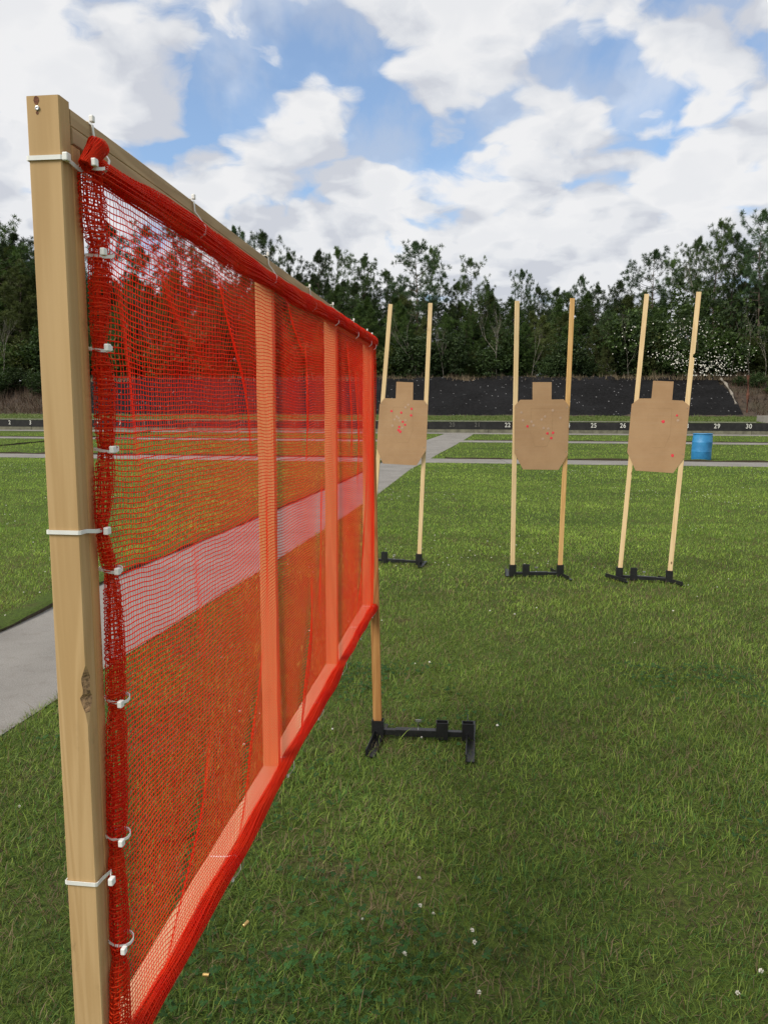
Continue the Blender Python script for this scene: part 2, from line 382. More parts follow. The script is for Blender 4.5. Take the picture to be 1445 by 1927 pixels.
M['card_edge'] = plain('card_edge', (.25, .16, .085), .9, .1, 80)
def mk_drum():
    m, nt, b, _ = new_mat('blue_plastic'); v = coords(nt); n = noise_n(nt, v, 4, 5, .65); n2 = noise_n(nt, v, 14, 4, .7)
    c = mixc(nt, mrange(nt, n, .35, .7), (.02, .17, .38), (.035, .24, .48)); c = mixc(nt, mrange(nt, n2, .58, .75, 0, .6), c, (.02, .06, .12))
    lk(nt, c, b.inputs['Base Color']); b.inputs['Roughness'].default_value = .45; bump(nt, b, n, .5, .03); return m
M['drum'] = mk_drum()
def mk_wallpaint():
    m, nt, b, _ = new_mat('black_wall_paint'); v = coords(nt); n = noise_n(nt, v, 2.5, 5, .7)
    c = mixc(nt, mrange(nt, n, .4, .7), (.006, .006, .006), (.018, .018, .017)); lk(nt, c, b.inputs['Base Color']); b.inputs['Roughness'].default_value = .8; return m
M['wall_black'] = mk_wallpaint()
M['wall_tan'] = plain('wall_tan', (.15, .145, .10), .9, .3, 3)
M['wall_cap'] = plain('wall_cap', (.22, .22, .17), .9, .2, 3)
M['dry'] = mk_leafy('dry_grass', rnd=0, trans=.2)

# ------------------------------------------------------------------ setting: ground, paths, wall, berm
S_WALL = 41.9
def strip_sheet(name, svals, zvals, mat, x0=-160, x1=160, nx=60):
    V = []; Fs = []
    xs = np.linspace(x0, x1, nx)
    for s, z in zip(svals, zvals):
        for x in xs: V.append((x, s-SK*x, z))
    ns = len(svals)
    for i in range(ns-1):
        for j in range(nx-1): a = i*nx+j; Fs.append((a, a+1, a+nx+1, a+nx))
    m = MB(); m.add(V, Fs); return m.build(name, mat)
sv = [-60]+list(np.linspace(-10, 22, 12))+list(np.linspace(23, 42.05, 28))
g = strip_sheet('ground', sv, list(zg(sv)), M['lawn']); tag(g, kind='structure')
g = strip_sheet('grass_bank', [42.28, 46, 50.6, 53], [1.09, 1.22, 1.42, 1.44], M['lawn']); tag(g, kind='structure')
sb = [50.6, 52.2, 54, 56, 58.6, 61, 70, 90, 120, 300, 1500]; zb = [1.38, 1.75, 2.5, 3.3, 4.05, 4.0, 3.7, 3.4, 3, 2, 0]
g = strip_sheet('hillside', sb, zb, M['bank'], -1200, 1200, 400); tag(g, kind='structure')

# concrete paths, laid as slabs with open joints
def slab_path(name, L, R, cuts, lift=.006, gap=.012):
    m = MB()
    L = [Vector(p) for p in L]; R = [Vector(p) for p in R]
    def along(P, t):
        k = t*(len(P)-1); i = min(int(k), len(P)-2); return P[i].lerp(P[i+1], k-i)
    cuts = [0]+cuts+[1]
    for a, b in zip(cuts, cuts[1:]):
        ln = (along(L, b)-along(L, a)).length; g_ = gap/max(ln, .1); n = max(1, int(ln/1.0))
        ts = [a+(b-a)*(g_/2+(1-g_)*i/n) for i in range(n+1)]
        V = []
        for t in ts:
            p, q = along(L, t), along(R, t)
            for k in range(5):
                w = p.lerp(q, k/4); w.z = float(zg(w.y+SK*w.x))+lift; V.append(w)
        Fs = [(i*5+k, i*5+k+1, i*5+k+6, i*5+k+5) for i in range(n) for k in range(4)]
        m.add(V, Fs)
    o = m.build(name, M['concrete']); tag(o, kind='structure'); return o
def s_of(p): return p[1]+SK*p[0]
p1n = (s_of(hit(0, 860.5))+s_of(hit(1400, 879)))/2; p1f = (s_of(hit(0, 855))+s_of(hit(1400, 868.5)))/2
p2n = (s_of(hit(0, 826))+s_of(hit(1445, 836)))/2; p2f = (s_of(hit(0, 823))+s_of(hit(1445, 832)))/2
p3n = (s_of(hit(0, 811.5))+s_of(hit(1445, 820)))/2; p3f = S_WALL-.02
print('paths s', p1n, p1f, p2n, p2f, p3n, p3f)
def cross(name, a, b, x0, x1, n):
    xs = np.linspace(x0, x1, 60)
    slab_path(name, [(x, a-SK*x, 0) for x in xs], [(x, b-SK*x, 0) for x in xs], [k/n for k in range(1, n)], lift=.008)
dL = [(0, 1190), (215, 1088), (490, 973), (650, 905), (743, 855), (803, 828), (839, 815.5)]
dR = [(0, 1388), (100, 1322), (228, 1240), (490, 1075), (600, 1004), (712, 930), (774, 882), (827, 853), (871, 829), (893, 815.5)]
DL = [hit(*p) for p in dL]; DR = [hit(*p) for p in dR]
DL = [DL[0]-(DL[1]-DL[0])*1.8]+DL; DR = [DR[0]-(DR[2]-DR[0])*1.3]+DR
def resample(P, n):
    P = np.array(P); ys = np.linspace(P[0][1], P[-1][1], n); return [(float(np.interp(y, P[:, 1], P[:, 0])), float(y), 0) for y in ys]
ya, yb = max(DL[0][1], DR[0][1]), min(DL[-1][1], DR[-1][1])
DLr = resample([p for p in DL], 60); DRr = resample([p for p in DR], 60)
DL_ = np.array(DL); DR_ = np.array(DR)
def dx_at(y): return np.interp(y, DL_[:, 1], DL_[:, 0]), np.interp(y, DR_[:, 1], DR_[:, 0])
ys = np.linspace(-1.2, S_WALL-1.2, 90)
def ex(P, y):
    if y < P[0][1]: k = (P[1]-P[0]); return P[0][0]+k[0]/k[1]*(y-P[0][1])
    return float(np.interp(y, P[:, 1], P[:, 0]))
Lp = [(ex(DL_, y), y, 0) for y in ys]; Rp = [(ex(DR_, y), y, 0) for y in ys]
slab_path('footpath', Lp, Rp, [(y_+1.2)/S_WALL for y_ in (float(hit(540, 1003)[1]), 12.6, float(hit(740, 897)[1]), 19.8, 22.6, 26.5, 30, 33.8, 37.5)], gap=.012)
cross('path', p1n, p1f, -45, 45, 24); cross('path', p2n, p2f, -60, 60, 24); cross('path', p3n, p3f, -60, 60, 26)
def on_path(X, Y, pad=0.0):
    s = Y+SK*X
    r = ((s > p1n-pad) & (s < p1f+pad)) | ((s > p2n-pad) & (s < p2f+pad)) | (s > p3n-pad)
    l = np.interp(Y, ys, [p[0] for p in Lp]); q = np.interp(Y, ys, [p[0] for p in Rp])
    return r | ((X > l-pad) & (X < q+pad))
# turf standing proud along the far edges of the paths: a soil face and a sloping lip
def turf_edge(pts, h=.05, w=.35, out=(0, 1)):
    m = MB(); V = []; n = len(pts)
    for i, p in enumerate(pts):
        hh = h*(.75+.5*mnoise.noise(Vector((p[0]*2.3, p[1]*2.3, 1)))); jx = .02*mnoise.noise(Vector((p[0]*5, p[1]*5, 7)))
        z = float(zg(p[1]+SK*p[0]))
        o = Vector((out[0], out[1], 0)).normalized(); b = Vector((p[0], p[1], z))+o*jx
        V += [b+Vector((0, 0, -.01)), b+Vector((0, 0, hh*.8))-o*.012, b+o*.03+Vector((0, 0, hh)), b+o*w+Vector((0, 0, .004))]
    for i in range(n-1):
        a = i*4
        m.cur = 1; m.add([V[a], V[a+4], V[a+5], V[a+1]], [(0, 1, 2, 3)])
        m.cur = 0; m.add([V[a+1], V[a+5], V[a+6], V[a+2]], [(0, 1, 2, 3)]); m.add([V[a+2], V[a+6], V[a+7], V[a+3]], [(0, 1, 2, 3)])
    o = m.build('turf_edge', [M['lawn'], M['soil']]); tag(o, kind='structure')
fl = [(ex(DL_, y), y) for y in np.linspace(1.0, p1n+.6, 220)]
turf_edge(fl, .055, .3, (-1, .15))
turf_edge([(x, p1f-SK*x) for x in np.linspace(-30, ex(DL_, p1f)-.2, 200)], .10, .6)
turf_edge([(x, p1f-SK*x) for x in np.linspace(ex(DR_, p1f)+.45, 30, 200)], .09, .6)
turf_edge([(x, p2f-SK*x) for x in np.linspace(-30, ex(DL_, p2f-.3)-.3, 120)], .07, .8); turf_edge([(x, p2f-SK*x) for x in np.linspace(ex(DR_, p2f-.5)+.5, 30, 120)], .07, .8)
# small drain ledge on the left lawn
lp = [hit(-60, 843), hit(0, 839.5), hit(85, 831.5), hit(200, 821), hit(290, 813)]
lpp = []
for a, b in zip(lp, lp[1:]):
    for k in range(14): lpp.append(tuple((a+(b-a)*k/14)[:2]))
turf_edge(lpp, .09, .5, (-.5, .85))

# number wall at the target line
def wall_pt(px, py, s=S_WALL): return at_s(px, py, s)
wl = thing('target_wall', (0, S_WALL, .5), 'long low black wall with white bay numbers across the far end of the lawn', 'wall')
def wall_box(m, x0, x1, z0, z1, s0, s1):
    m.add([(x0, s0-SK*x0, z0), (x1, s0-SK*x1, z0), (x1, s1-SK*x1, z0), (x0, s1-SK*x0, z0), (x0, s0-SK*x0, z1), (x1, s0-SK*x1, z1), (x1, s1-SK*x1, z1), (x0, s1-SK*x0, z1)],
          [(0, 3, 2, 1), (4, 5, 6, 7), (0, 1, 5, 4), (1, 2, 6, 5), (2, 3, 7, 6), (3, 0, 4, 7)])
ZB, ZT = .71, 1.12
XL, XR = -34., float(wall_pt(1437, 796)[0])
m = MB()
x = XL; k = 0
while x < XR+6:
    x2 = min(x+2.44, XR+6); wall_box(m, x+.004, x2-.004, ZB, ZT-.012+.012*math.sin(k*2.1), S_WALL, S_WALL+.10); x = x2; k += 1
m.build('black_board', M['wall_black'], wl)
m = MB(); x = XL; 
while x < XR+6:
    x2 = min(x+3.3, XR+6); wall_box(m, x+.012, x2-.012, .40, ZB-.004, S_WALL+.012, S_WALL+.2); x = x2
m.build('footing', M['wall_tan'], wl)
m = MB(); wall_box(m, XL, XR-.3, ZT+.006, ZT+.045, S_WALL+.14, S_WALL+.4); wall_box(m, XL, XR+6, .4, ZT-.03, S_WALL+.2, S_WALL+.38); m.build('cap_timber', M['wall_cap'], wl)
m = MB(); c = wall_pt(1441, 785, S_WALL+1.5); m.box((c[0]+.55, c[1], 1.28), (1.5, 1.2, .42), bev=.03); cb = m.build('concrete_block', M['concrete']); tag(cb, 'pale concrete block at the right end of the grass strip above the number wall', 'block')
known = {2: 18, 3: 57, 7: 226, 12: 456, 14: 551, 15: 596, 20: 850.5, 21: 898, 22: 955, 24: 1067, 25: 1117, 26: 1172, 29: 1349, 30: 1409}
ks = sorted(known)
def number(txt, c, h, mat):
    cu = bpy.data.curves.new('number', 'FONT'); cu.body = txt; cu.size = h/.70; cu.align_x = 'CENTER'; cu.align_y = 'CENTER'; cu.extrude = .004; cu.offset = .004; cu.space_character = 1.15
    ob = bpy.data.objects.new('tmp', cu); COL.objects.link(ob); dg = bpy.context.evaluated_depsgraph_get(); me = bpy.data.meshes.new_from_object(ob.evaluated_get(dg))
    bpy.data.objects.remove(ob); me.materials.clear(); me.materials.append(mat)
    o = bpy.data.objects.new('number', me); COL.objects.link(o); o.parent = wl; o.location = Vector(c)-parent_world(wl)
    o.rotation_euler = (math.pi/2, 0, -math.atan(SK)); o.scale = (.84, 1, 1); return o
for i in range(1, 31):
    px = float(np.interp(i, ks, [known[k] for k in ks])) if i >= 2 else -22
    zc = (ZB+ZT)/2; P = None
    lo_, hi_ = 700, 900
    for _ in range(40):
        my = (lo_+hi_)/2; P = wall_pt(px, my, S_WALL-.006)
        if P[2] > zc: lo_ = my
        else: hi_ = my
    bright = i in (1, 2, 3, 4, 5, 6, 7, 22, 23, 24, 25, 26, 27, 28, 29, 30)
    number(str(i), (P[0], P[1], zc+.02), .235, M['white_paint'] if bright else M['faded_paint'])

# black berm
bm_ = MB(); V = []; nx, nk = 120, 12
bxL = at_s(140, 778, 50.8)[0]; bxR = at_s(1404, 778, 50.8)[0]; txL = at_s(160, 712, 58)[0]; txR = at_s(1357, 712, 57)[0]
for k in range(nk+1):
    t = k/nk
    for i in range(nx+1):
        u = i/nx; X = (bxL+(bxR-bxL)*u)*(1-t)+(txL+(txR-txL)*u)*t
        s = 50.9+(57.8-50.9)*t; z = 1.40+(4.22-1.40)*t**.9+.34*mnoise.noise(Vector((X*.28, s*.5, 0)))*(.25+t)+.16*mnoise.noise(Vector((X*1.7, s*1.7, 3)))
        V.append((X, s-SK*X, z))
for i in range(nx+1): X = txL+(txR-txL)*i/nx; V.append((X, 59.6-SK*X, 3.6))
Fs = [(k*(nx+1)+i, k*(nx+1)+i+1, (k+1)*(nx+1)+i+1, (k+1)*(nx+1)+i) for k in range(nk+1) for i in range(nx)]
bm_.add(V, Fs); o = bm_.build('berm', M['berm'], smooth=True); tag(o, kind='structure')
# pale pipe down the right shoulder, brown post beyond
def P3(px, py, s): return Vector(at_s(px, py, s))
a, b, c = P3(1357, 713, 57.0), P3(1366, 722, 56.2), P3(1385, 761, 52.4)
m = MB(); m.tube([a, b, (b+c)/2+Vector((.05, 0, .03)), c], [.10, .11, .10, .09], 8); o = m.build('drain_pipe', M['pale_bark'], origin=c); tag(o, 'pale grey pipe lying down the right shoulder of the black berm', 'pipe')
m = MB(); q = P3(1405, 780, 52.0); q2 = P3(1408, 706, 52.0); m.tube([q-Vector((0, 0, .3)), q.lerp(q2, .5)+Vector((.02, 0, 0)), q2], [.11, .10, .095], 9)
M['rust_post'] = plain('rust_post', (.13, .05, .03), .85, .3, 5)
o = m.build('timber_post', M['rust_post'], origin=q); tag(o, 'reddish brown post standing at the right foot of the black berm', 'post')

# ------------------------------------------------------------------ stands, sticks and cardboard targets
def metal_stand(label, group, sl_, sr, third, fl, fr, post_top=.115, sw=.050, sdp=.032, bolt=.5):
    """socket ground points sl_, sr (left, right), third = fraction along the crossbar of the spare socket; fl/fr = (front, back) foot ends"""
    sl_, sr = Vector(sl_), Vector(sr); ax = (sr-sl_); L = ax.length; ax.normalize(); ang = math.atan2(ax.y, ax.x); R_ = Matrix.Rotation(ang, 3, 'Z')
    st = thing('stand_base', (sl_.x, sl_.y, 0), label, 'stand', group)
    m = MB(); a = sl_+ax*.02; b = sr-ax*.02
    m.beam(a+Vector((0, 0, .035)), b+Vector((0, 0, .035)), (0, 0, 1), .024, .024); m.build('crossbar', M['black_metal'], st)
    m = MB(); md = sl_.lerp(sr, bolt); m.beam(md-ax*.10+Vector((0, 0, .035)), md+ax*.10+Vector((0, 0, .035)), (0, 0, 1), .031, .031); m.build('slide_tube', M['black_metal'], st)
    m = MB(); m.tube([md+Vector((0, 0, .05)), md+Vector((0, 0, .085))], .004, 8); m.box(md+Vector((0, 0, .088)), (.026, .004, .012), R_, .0015); m.build('thumb_screw', M['zinc'], st)
    for c in (sl_, sr, sl_.lerp(sr, third)):
        m = MB(); w, d, t = sw, sdp, .003; n = R_ @ Vector((0, 1, 0))
        h = post_top if c is not None else .1; hc = h/2+.01
        for sx in (-1, 1):
            m.box(c+ax*sx*(w/2)+Vector((0, 0, hc)), (t, d+t, h), R_); m.box(c+n*sx*(d/2)+Vector((0, 0, hc+.0005)), (w-t, t, h-.001), R_)
        m.build('socket', M['black_metal'], st)
    for (f0, f1) in (fl, fr):
        m = MB(); f0, f1 = Vector(f0), Vector(f1); dr = (f1-f0).normalized(); sd_ = Vector((-dr.y, dr.x, 0))
        z = Vector((0, 0, .004)); m.beam(f0+z*3, f1+z*3, sd_, .038, .005, .001); m.beam(f0+sd_*.0175+Vector((0, 0, .028)), f1+sd_*.0175+Vector((0, 0, .028)), (0, 0, 1), .032, .004, .001)
        m.build('foot', M['black_metal'], st)
    return st
def stick(p0, p1, mat, par, side=(1, 0, 0), w=.038, d=.019, notch=None):
    bf = None; rg = [k/24 for k in range(25)]
    if notch:
        rg = sorted(rg+[notch-.008, notch-.004, notch, notch+.006, notch+.010])
        def bf(t, i, x, y):
            if abs(t-notch) < .0075 and x > 0: return (x-.014 if abs(t-notch) < .005 else x-.006), y
            return x, y
    m = MB(); m.beam(p0, p1, side, w, d, .0012, rg, bf)
    return m.build('stick', mat, par)
def cardboard(label, px_outline, Y, tilt, pasters, pale, staples, Yr):
    """outline in the plane through depth Y at the left and Yr at the right"""
    xs = [p[0] for p in px_outline]; x0, x1 = min(xs), max(xs)
    def P(px, py, fwd=0.0):
        Yd = Y+(Yr-Y)*(px-x0)/(x1-x0)-fwd; return Vector(at_y(px, py, Yd))
    pts = [P(*p) for p in px_outline]; cen = sum(pts, Vector())/len(pts)
    nrm = (pts[1]-pts[0]).cross(pts[3]-pts[0]).normalized()
    if nrm.y > 0: nrm = -nrm
    t = thing('cardboard_target', tuple(cen), label, 'target', 'cardboard targets on wooden sticks')
    m = MB(); n = len(pts); th = .0045
    m.cur = 0; m.add(pts, [tuple(range(n))]); m.add([p-nrm*th for p in pts], [tuple(range(n-1, -1, -1))]); m.cur = 1
    m.add(pts+[p-nrm*th for p in pts], [(i, n+i, n+(i+1) % n, (i+1) % n) for i in range(n)])
    m.build('panel', [M['card'], M['card_edge']], t)
    up = Vector((0, 0, 1)); rt = up.cross(nrm).normalized()
    def disc(px, py, r, mat, name, nn=9):
        c = P(px, py); c = c+nrm*.0012; vs = []
        j = random.random()*6
        for k in range(nn): a = 2*math.pi*k/nn+j; rr = r*random.uniform(.82, 1.12); vs.append(c+(rt*math.cos(a)+up*math.sin(a))*rr)
        m = MB(); m.add([v-nrm*.0007 for v in vs]+vs, [tuple(range(nn, 2*nn)), tuple(range(nn-1, -1, -1))]+[(k, (k+1) % nn, nn+(k+1) % nn, nn+k) for k in range(nn)]); return m.build(name, mat, t)
    m = MB()
    for fx in (.150,):
        L_ = [pts[0].lerp(pts[1], .5)]
        c0_ = cen-up*.055; hw, h1, h2 = fx*.62, fx*.95, fx*1.25
        ring = [(-hw, h1), (hw, h1), (hw, -h1*.5), (hw*.55, -h2), (-hw*.55, -h2), (-hw, -h1*.5)]
        for i_ in range(6):
            a_, b_ = ring[i_], ring[(i_+1) % 6]; A = c0_+rt*a_[0]+up*a_[1]; B = c0_+rt*b_[0]+up*b_[1]; d_ = (B-A).normalized(); q_ = nrm.cross(d_)*.0013
            A += nrm*.0004; B += nrm*.0004; A -= nrm*((A-pts[0]).dot(nrm)-.0004); B -= nrm*((B-pts[0]).dot(nrm)-.0004); m.add([A-q_, B-q_, B+q_, A+q_], [(0, 1, 2, 3)])
    m.build('score_line', M['score'], t)
    for p in pasters: disc(p[0], p[1], p[2] if len(p) > 2 else .0115, M['paster_red'], 'paster', 10)
    for p in pale: disc(p[0], p[1], .0115, M['paster_pale'], 'faded_paster', 10)
    for p in staples:
        m = MB(); c = P(*p)+nrm*.001; a = random.uniform(-.6, .6); m.tube([c-(rt*math.cos(a)+up*math.sin(a))*.007, c+nrm*.001, c+(rt*math.cos(a)+up*math.sin(a))*.007], .0014, 5); m.build('staple', M['zinc'], t)
    return t
Z6 = lambda L, ox, oy, k: [(ox+p[0]/k, oy+p[1]/k)+tuple(p[2:]) for p in L]
# middle
mL, mR = hit(967, 1090), hit(1058, 1091)
YM = 6.66
tg_M = metal_stand('black metal base of the middle target with sticks in its two end sockets', 'black metal stand bases', (mL[0], YM, 0), (mR[0], YM, 0), .28,
    ((mL[0]-.05, YM-.02, 0), (mL[0]+.005, YM+.30, 0)), ((mR[0]+.06, YM-.16, 0), (mR[0]-.02, YM+.22, 0)), .105, .056, .036)
metal_bases = [tg_M]
sm = thing('target_sticks', (mL[0], YM, 0), 'two upright wooden sticks carrying the middle cardboard target, the right one knotty', 'sticks', 'pairs of target sticks')
stick((mL[0], YM, .02), tuple(at_y(973, 566, YM)), M['stick_pale'], sm); stick((mR[0], YM, .02), tuple(at_y(1077, 561, YM)), M['stick_amber'], sm)
k = 3.6125
oM = Z6([(1163, 646), (1293, 646), (1292, 764), (1375, 763), (1410, 806), (1403, 1140), (1340, 1243), (1098, 1240), (1040, 1128), (1043, 806), (1080, 766), (1163, 766)], 680, 540, k)
cardboard('middle of the three brown cardboard targets, four red stickers, between the straight sticks', oM, YM-.022, 0,
    Z6([(1128, 946), (1264, 994), (1302, 990), (1290, 1027)], 680, 540, k), Z6([(1086, 852), (1098, 905), (1155, 915), (1170, 940), (1248, 880), (1225, 900), (1300, 838), (1352, 888), (1238, 958), (1232, 1032), (1270, 962)], 680, 540, k),
    Z6([(1054, 816), (1395, 818), (1056, 1105), (1390, 1120)], 680, 540, k), YM-.022)
# right
rL, rR = (2.068, 6.55), (2.456, 6.42)
metal_bases.append(metal_stand('black metal base under the right-hand target, nearest the blue drum', 'black metal stand bases', (rL[0], rL[1], 0), (rR[0], rR[1], 0), .29,
    ((rL[0]+.03, rL[1]-.14, 0), (rL[0]-.08, rL[1]+.10, 0)), ((rR[0]+.08, rR[1]-.14, 0), (rR[0]-.03, rR[1]+.14, 0)), .105, .056, .036))
sr_ = thing('target_sticks', (rL[0], rL[1], 0), 'two leaning sticks of the right target, one with a bite out of its edge', 'sticks', 'pairs of target sticks')
rs = (1, -.3, 0)
stick((rL[0], rL[1], .02), tuple(at_y(1217, 553, rL[1])), M['stick_pale'], sr_, rs); stick((rR[0], rR[1], .02), tuple(at_y(1315, 549, rR[1])), M['stick_pale'], sr_, rs, notch=.787)
oR = Z6([(664, 636), (804, 642), (793, 768), (868, 772), (912, 808), (876, 1162), (800, 1265), (545, 1248), (488, 1123), (518, 797), (572, 757), (652, 757)], 1045, 540, k)
cardboard('rightmost brown cardboard target, tilted, with three red stickers, beside the blue drum', oR, rL[1]-.03, 0,
    Z6([(731, 915, .014), (826, 873, .009), (796, 1146, .0135)], 1045, 540, k), Z6([(780, 1104), (832, 906)], 1045, 540, k)[1:],
    Z6([(538, 762), (895, 822), (500, 1106), (866, 1137)], 1045, 540, k), rR[1]-.03)
# left
lL, lR = (-.135, 7.29), (.338, 7.18)
metal_bases.append(metal_stand('black metal base of the left target, half hidden behind the net screen', 'black metal stand bases', (lL[0], lL[1], 0), (lR[0], lR[1], 0), .30,
    ((lL[0]-.02, lL[1]-.18, 0), (lL[0]+.02, lL[1]+.18, 0)), ((lR[0]+.0, lR[1]-.15, 0), (lR[0]+.07, lR[1]+.15, 0)), .105, .056, .036))
sl2 = thing('target_sticks', (lL[0], lL[1], 0), 'two leaning wooden sticks carrying the left cardboard target beside the net screen', 'sticks', 'pairs of target sticks')
stick((lL[0], lL[1], .02), tuple(at_y(735, 572, 7.25)), M['stick_pale'], sl2, (1, -.2, 0)); stick((lR[0], lR[1], .02), tuple(at_y(810, 570, 7.16)), M['stick_pale'], sl2, (1, -.2, 0))
oL = Z6([(238, 643), (352, 648), (350, 768), (423, 770), (452, 806), (440, 1107), (375, 1213), (145, 1200), (103, 1095), (124, 797), (157, 755), (233, 757)], 680, 540, k)
cardboard('left brown cardboard target next to the net screen, most red stickers of the three', oL, 7.22, 0,
    Z6([(205, 843), (271, 854), (341, 828), (338, 872), (281, 916), (297, 936), (257, 950), (252, 972), (264, 983, .013)], 680, 540, k),
    Z6([(318, 800), (300, 818), (240, 880), (226, 900), (252, 890), (262, 908), (300, 905), (278, 958), (210, 942)], 680, 540, k),
    Z6([(140, 790), (440, 795), (115, 1070), (424, 1090)], 680, 540, k), 7.12)

# ------------------------------------------------------------------ blue drum
dc = hit(1325.5, 867); sc_ = F_PX/np.dot(np.array([dc[0], dc[1], 0.45])-CP, CF); DH = 51.5/sc_; DR0 = 18.2/sc_
dt = thing('plastic_drum', (dc[0], dc[1]+DR0*.9, float(zg(dc[1]+SK*dc[0]))), 'dented blue plastic drum standing on the concrete path beside the right target', 'barrel')
prof = [(.0, .0), (.90, .0), (.96, .012), (.985, .05), (.99, .30), (1.0, .315), (1.012, .33), (1.0, .345), (.993, .36), (.993, .64), (1.0, .655), (1.012, .67), (1.0, .685), (.985, .70), (.95, .93), (.935, .955), (.985, .962), (.99, .985), (.94, .992), (.90, .972), (.0, .968)]
m = MB(); m.lathe([(max(r*DR0, .0001), z*DH) for r, z in prof], 40)
vs = []
for v in m.v:
    a = math.atan2(v[1], v[0]); dent = .035*math.exp(-((a+.75)/.35)**2-((v[2]/DH-.40)/.16)**2)+.02*math.exp(-((a+2.2)/.4)**2-((v[2]/DH-.75)/.12)**2)
    r = math.hypot(v[0], v[1]); kf = (r-dent*(r > .2)+.006*mnoise.noise(Vector((math.cos(a)*2, math.sin(a)*2, v[2]*5)))*(r > .2))/max(r, 1e-6); z = v[2]
    vs.append((v[0]*kf+dt.location.x+.022*z, v[1]*kf+dt.location.y, z+dt.location.z))
m.v = vs; m.build('drum_body', M['drum'], dt, smooth=True)
M['drum_top'] = plain('drum_top', (.30, .42, .50), .5, .15, 5)
m = MB(); c = Vector(dt.location)+Vector((.022*DH, 0, DH*.974)); m.lathe([(DR0*.895, -.004), (DR0*.895, .004), (DR0*.5, .010)], 32, c); m.build('lid', M['drum_top'], dt)

# ------------------------------------------------------------------ the screen: frame, net, ties
WX, WY, WT = -.3884, .8704, .12367
wd = np.array([math.sin(WT), math.cos(WT), 0]); wn = np.array([math.cos(WT), -math.sin(WT), 0]); WO = np.array([WX, WY, 0])
def wp(t, n, z): return WO+wd*t+wn*n+np.array([0, 0, z])
def px2w(x, y, nn=.045):
    o = WO+wn*nn; r = ray(x, y); kk = ((o-CP) @ wn)/(r @ wn); P = CP+r*kk; return float((P-o) @ wd), float(P[2])
D3, N3 = Vector(wd), Vector(wn)
fr = thing('wooden_screen_frame', tuple(wp(0, .019, 0)), 'tall pale timber frame at left, its near post beside the camera, holding the red net', 'frame')
# near post with a chipped edge and a gouge at the top
def nb(t, i, x, y):
    z = t*1.771
    # i: 0..7 corners; front right corner sits at x>0,y<0 or >0 depending on frame; chip there
    if i in (2, 3):
        a = float(np.interp(z, [1.072, 1.082, 1.097, 1.101, 1.118, 1.135], [0, .45, .9, .35, .6, 0])); return (x, y+.013*a) if i == 2 else (x-.010*a, y)
    return x, y
M['torn_wood'] = plain('torn_wood', (.33, .20, .10), .9, .6, 260, bmp=.8)
m = MB(); m.beam(wp(.0107, .019, 0.0), wp(.0107, .019, 1.771), wn, .038, .0215, .0012, [k/120 for k in range(121)]+[(1.085+.005*k)/1.771 for k in range(11)], nb)
for q_ in range(len(m.f)):
    zc_ = sum(m.v[i][2] for i in m.f[q_])/len(m.f[q_]); sh_ = (q_-2) % 8
    if q_ >= 2 and sh_ in (1, 2, 3) and 1.076 < zc_ < 1.130: m.mi[q_] = 1 if sh_ == 2 else 0
m.build('near_post', [M['post_wood'], M['torn_wood']], fr)
m = MB(); m.lathe([(.0001, -.001), (.0026, -.001), (.0026, .0006), (.0015, .0010), (.0001, .0006)], 10, wp(-.0006, .013, 1.758), Matrix.Rotation(-WT, 3, 'Z') @ Matrix.Rotation(math.pi/2, 3, 'X')); m.build('screw', M['zinc'], fr)
M['gouge'] = plain('gouge', (.16, .06, .03), .9, .4, 300)
m = MB()
for (nn, z, w, h) in ((.0122, 1.766, .005, .007), (.0125, 1.7535, .0025, .003)): 
    c = Vector(wp(-.0004, nn, z)); vs = [c+N3*(w*random.uniform(.4, .7)*math.cos(a))+Vector((0, 0, h*random.uniform(.45, .75)*math.sin(a))) for a in [k*.785 for k in range(8)]]
    m.add(vs+[v+D3*.0006 for v in vs], [tuple(range(8)), tuple(range(15, 7, -1))]+[(k, 8+k, 8+(k+1) % 8, (k+1) % 8) for k in range(8)])
m.build('split_mark', M['gouge'], fr)
# side stud behind the post, intermediate studs and far leg
ZT_, ZBT = 1.765, .566
m = MB(); m.beam(wp(.0318, .0195, ZBT+.038), wp(.0318, .0195, 1.727), wn, .037, .0185, .0012, [k/40 for k in range(41)]); m.build('side_stud', M['stud_wood'], fr)
for ti in (.8465, 1.597):
    m = MB(); m.beam(wp(ti+.0095, .019, ZBT+.039), wp(ti+.0095, .019, 1.7265), wn, .038, .019, .0015, [k/40 for k in range(41)]); m.build('stud', M['stud_wood'], fr)
m = MB(); a = Vector(wp(2.438+.0095, .019, 1.745)); b = Vector(hit(711, 1388)); b.z = .01; b += (a-b)*0.0
m.beam(b, a+Vector((0, 0, .02)), wn, .038, .019, .0015, [k/60 for k in range(61)]); m.build('far_leg', M['leg_wood'], fr)
m = MB(); m.beam(wp(2.417, .019, ZBT+.039), wp(2.417, .019, 1.7265), wn, .038, .019, .0015, [k/40 for k in range(41)]); m.build('stud', M['stud_wood'], fr)
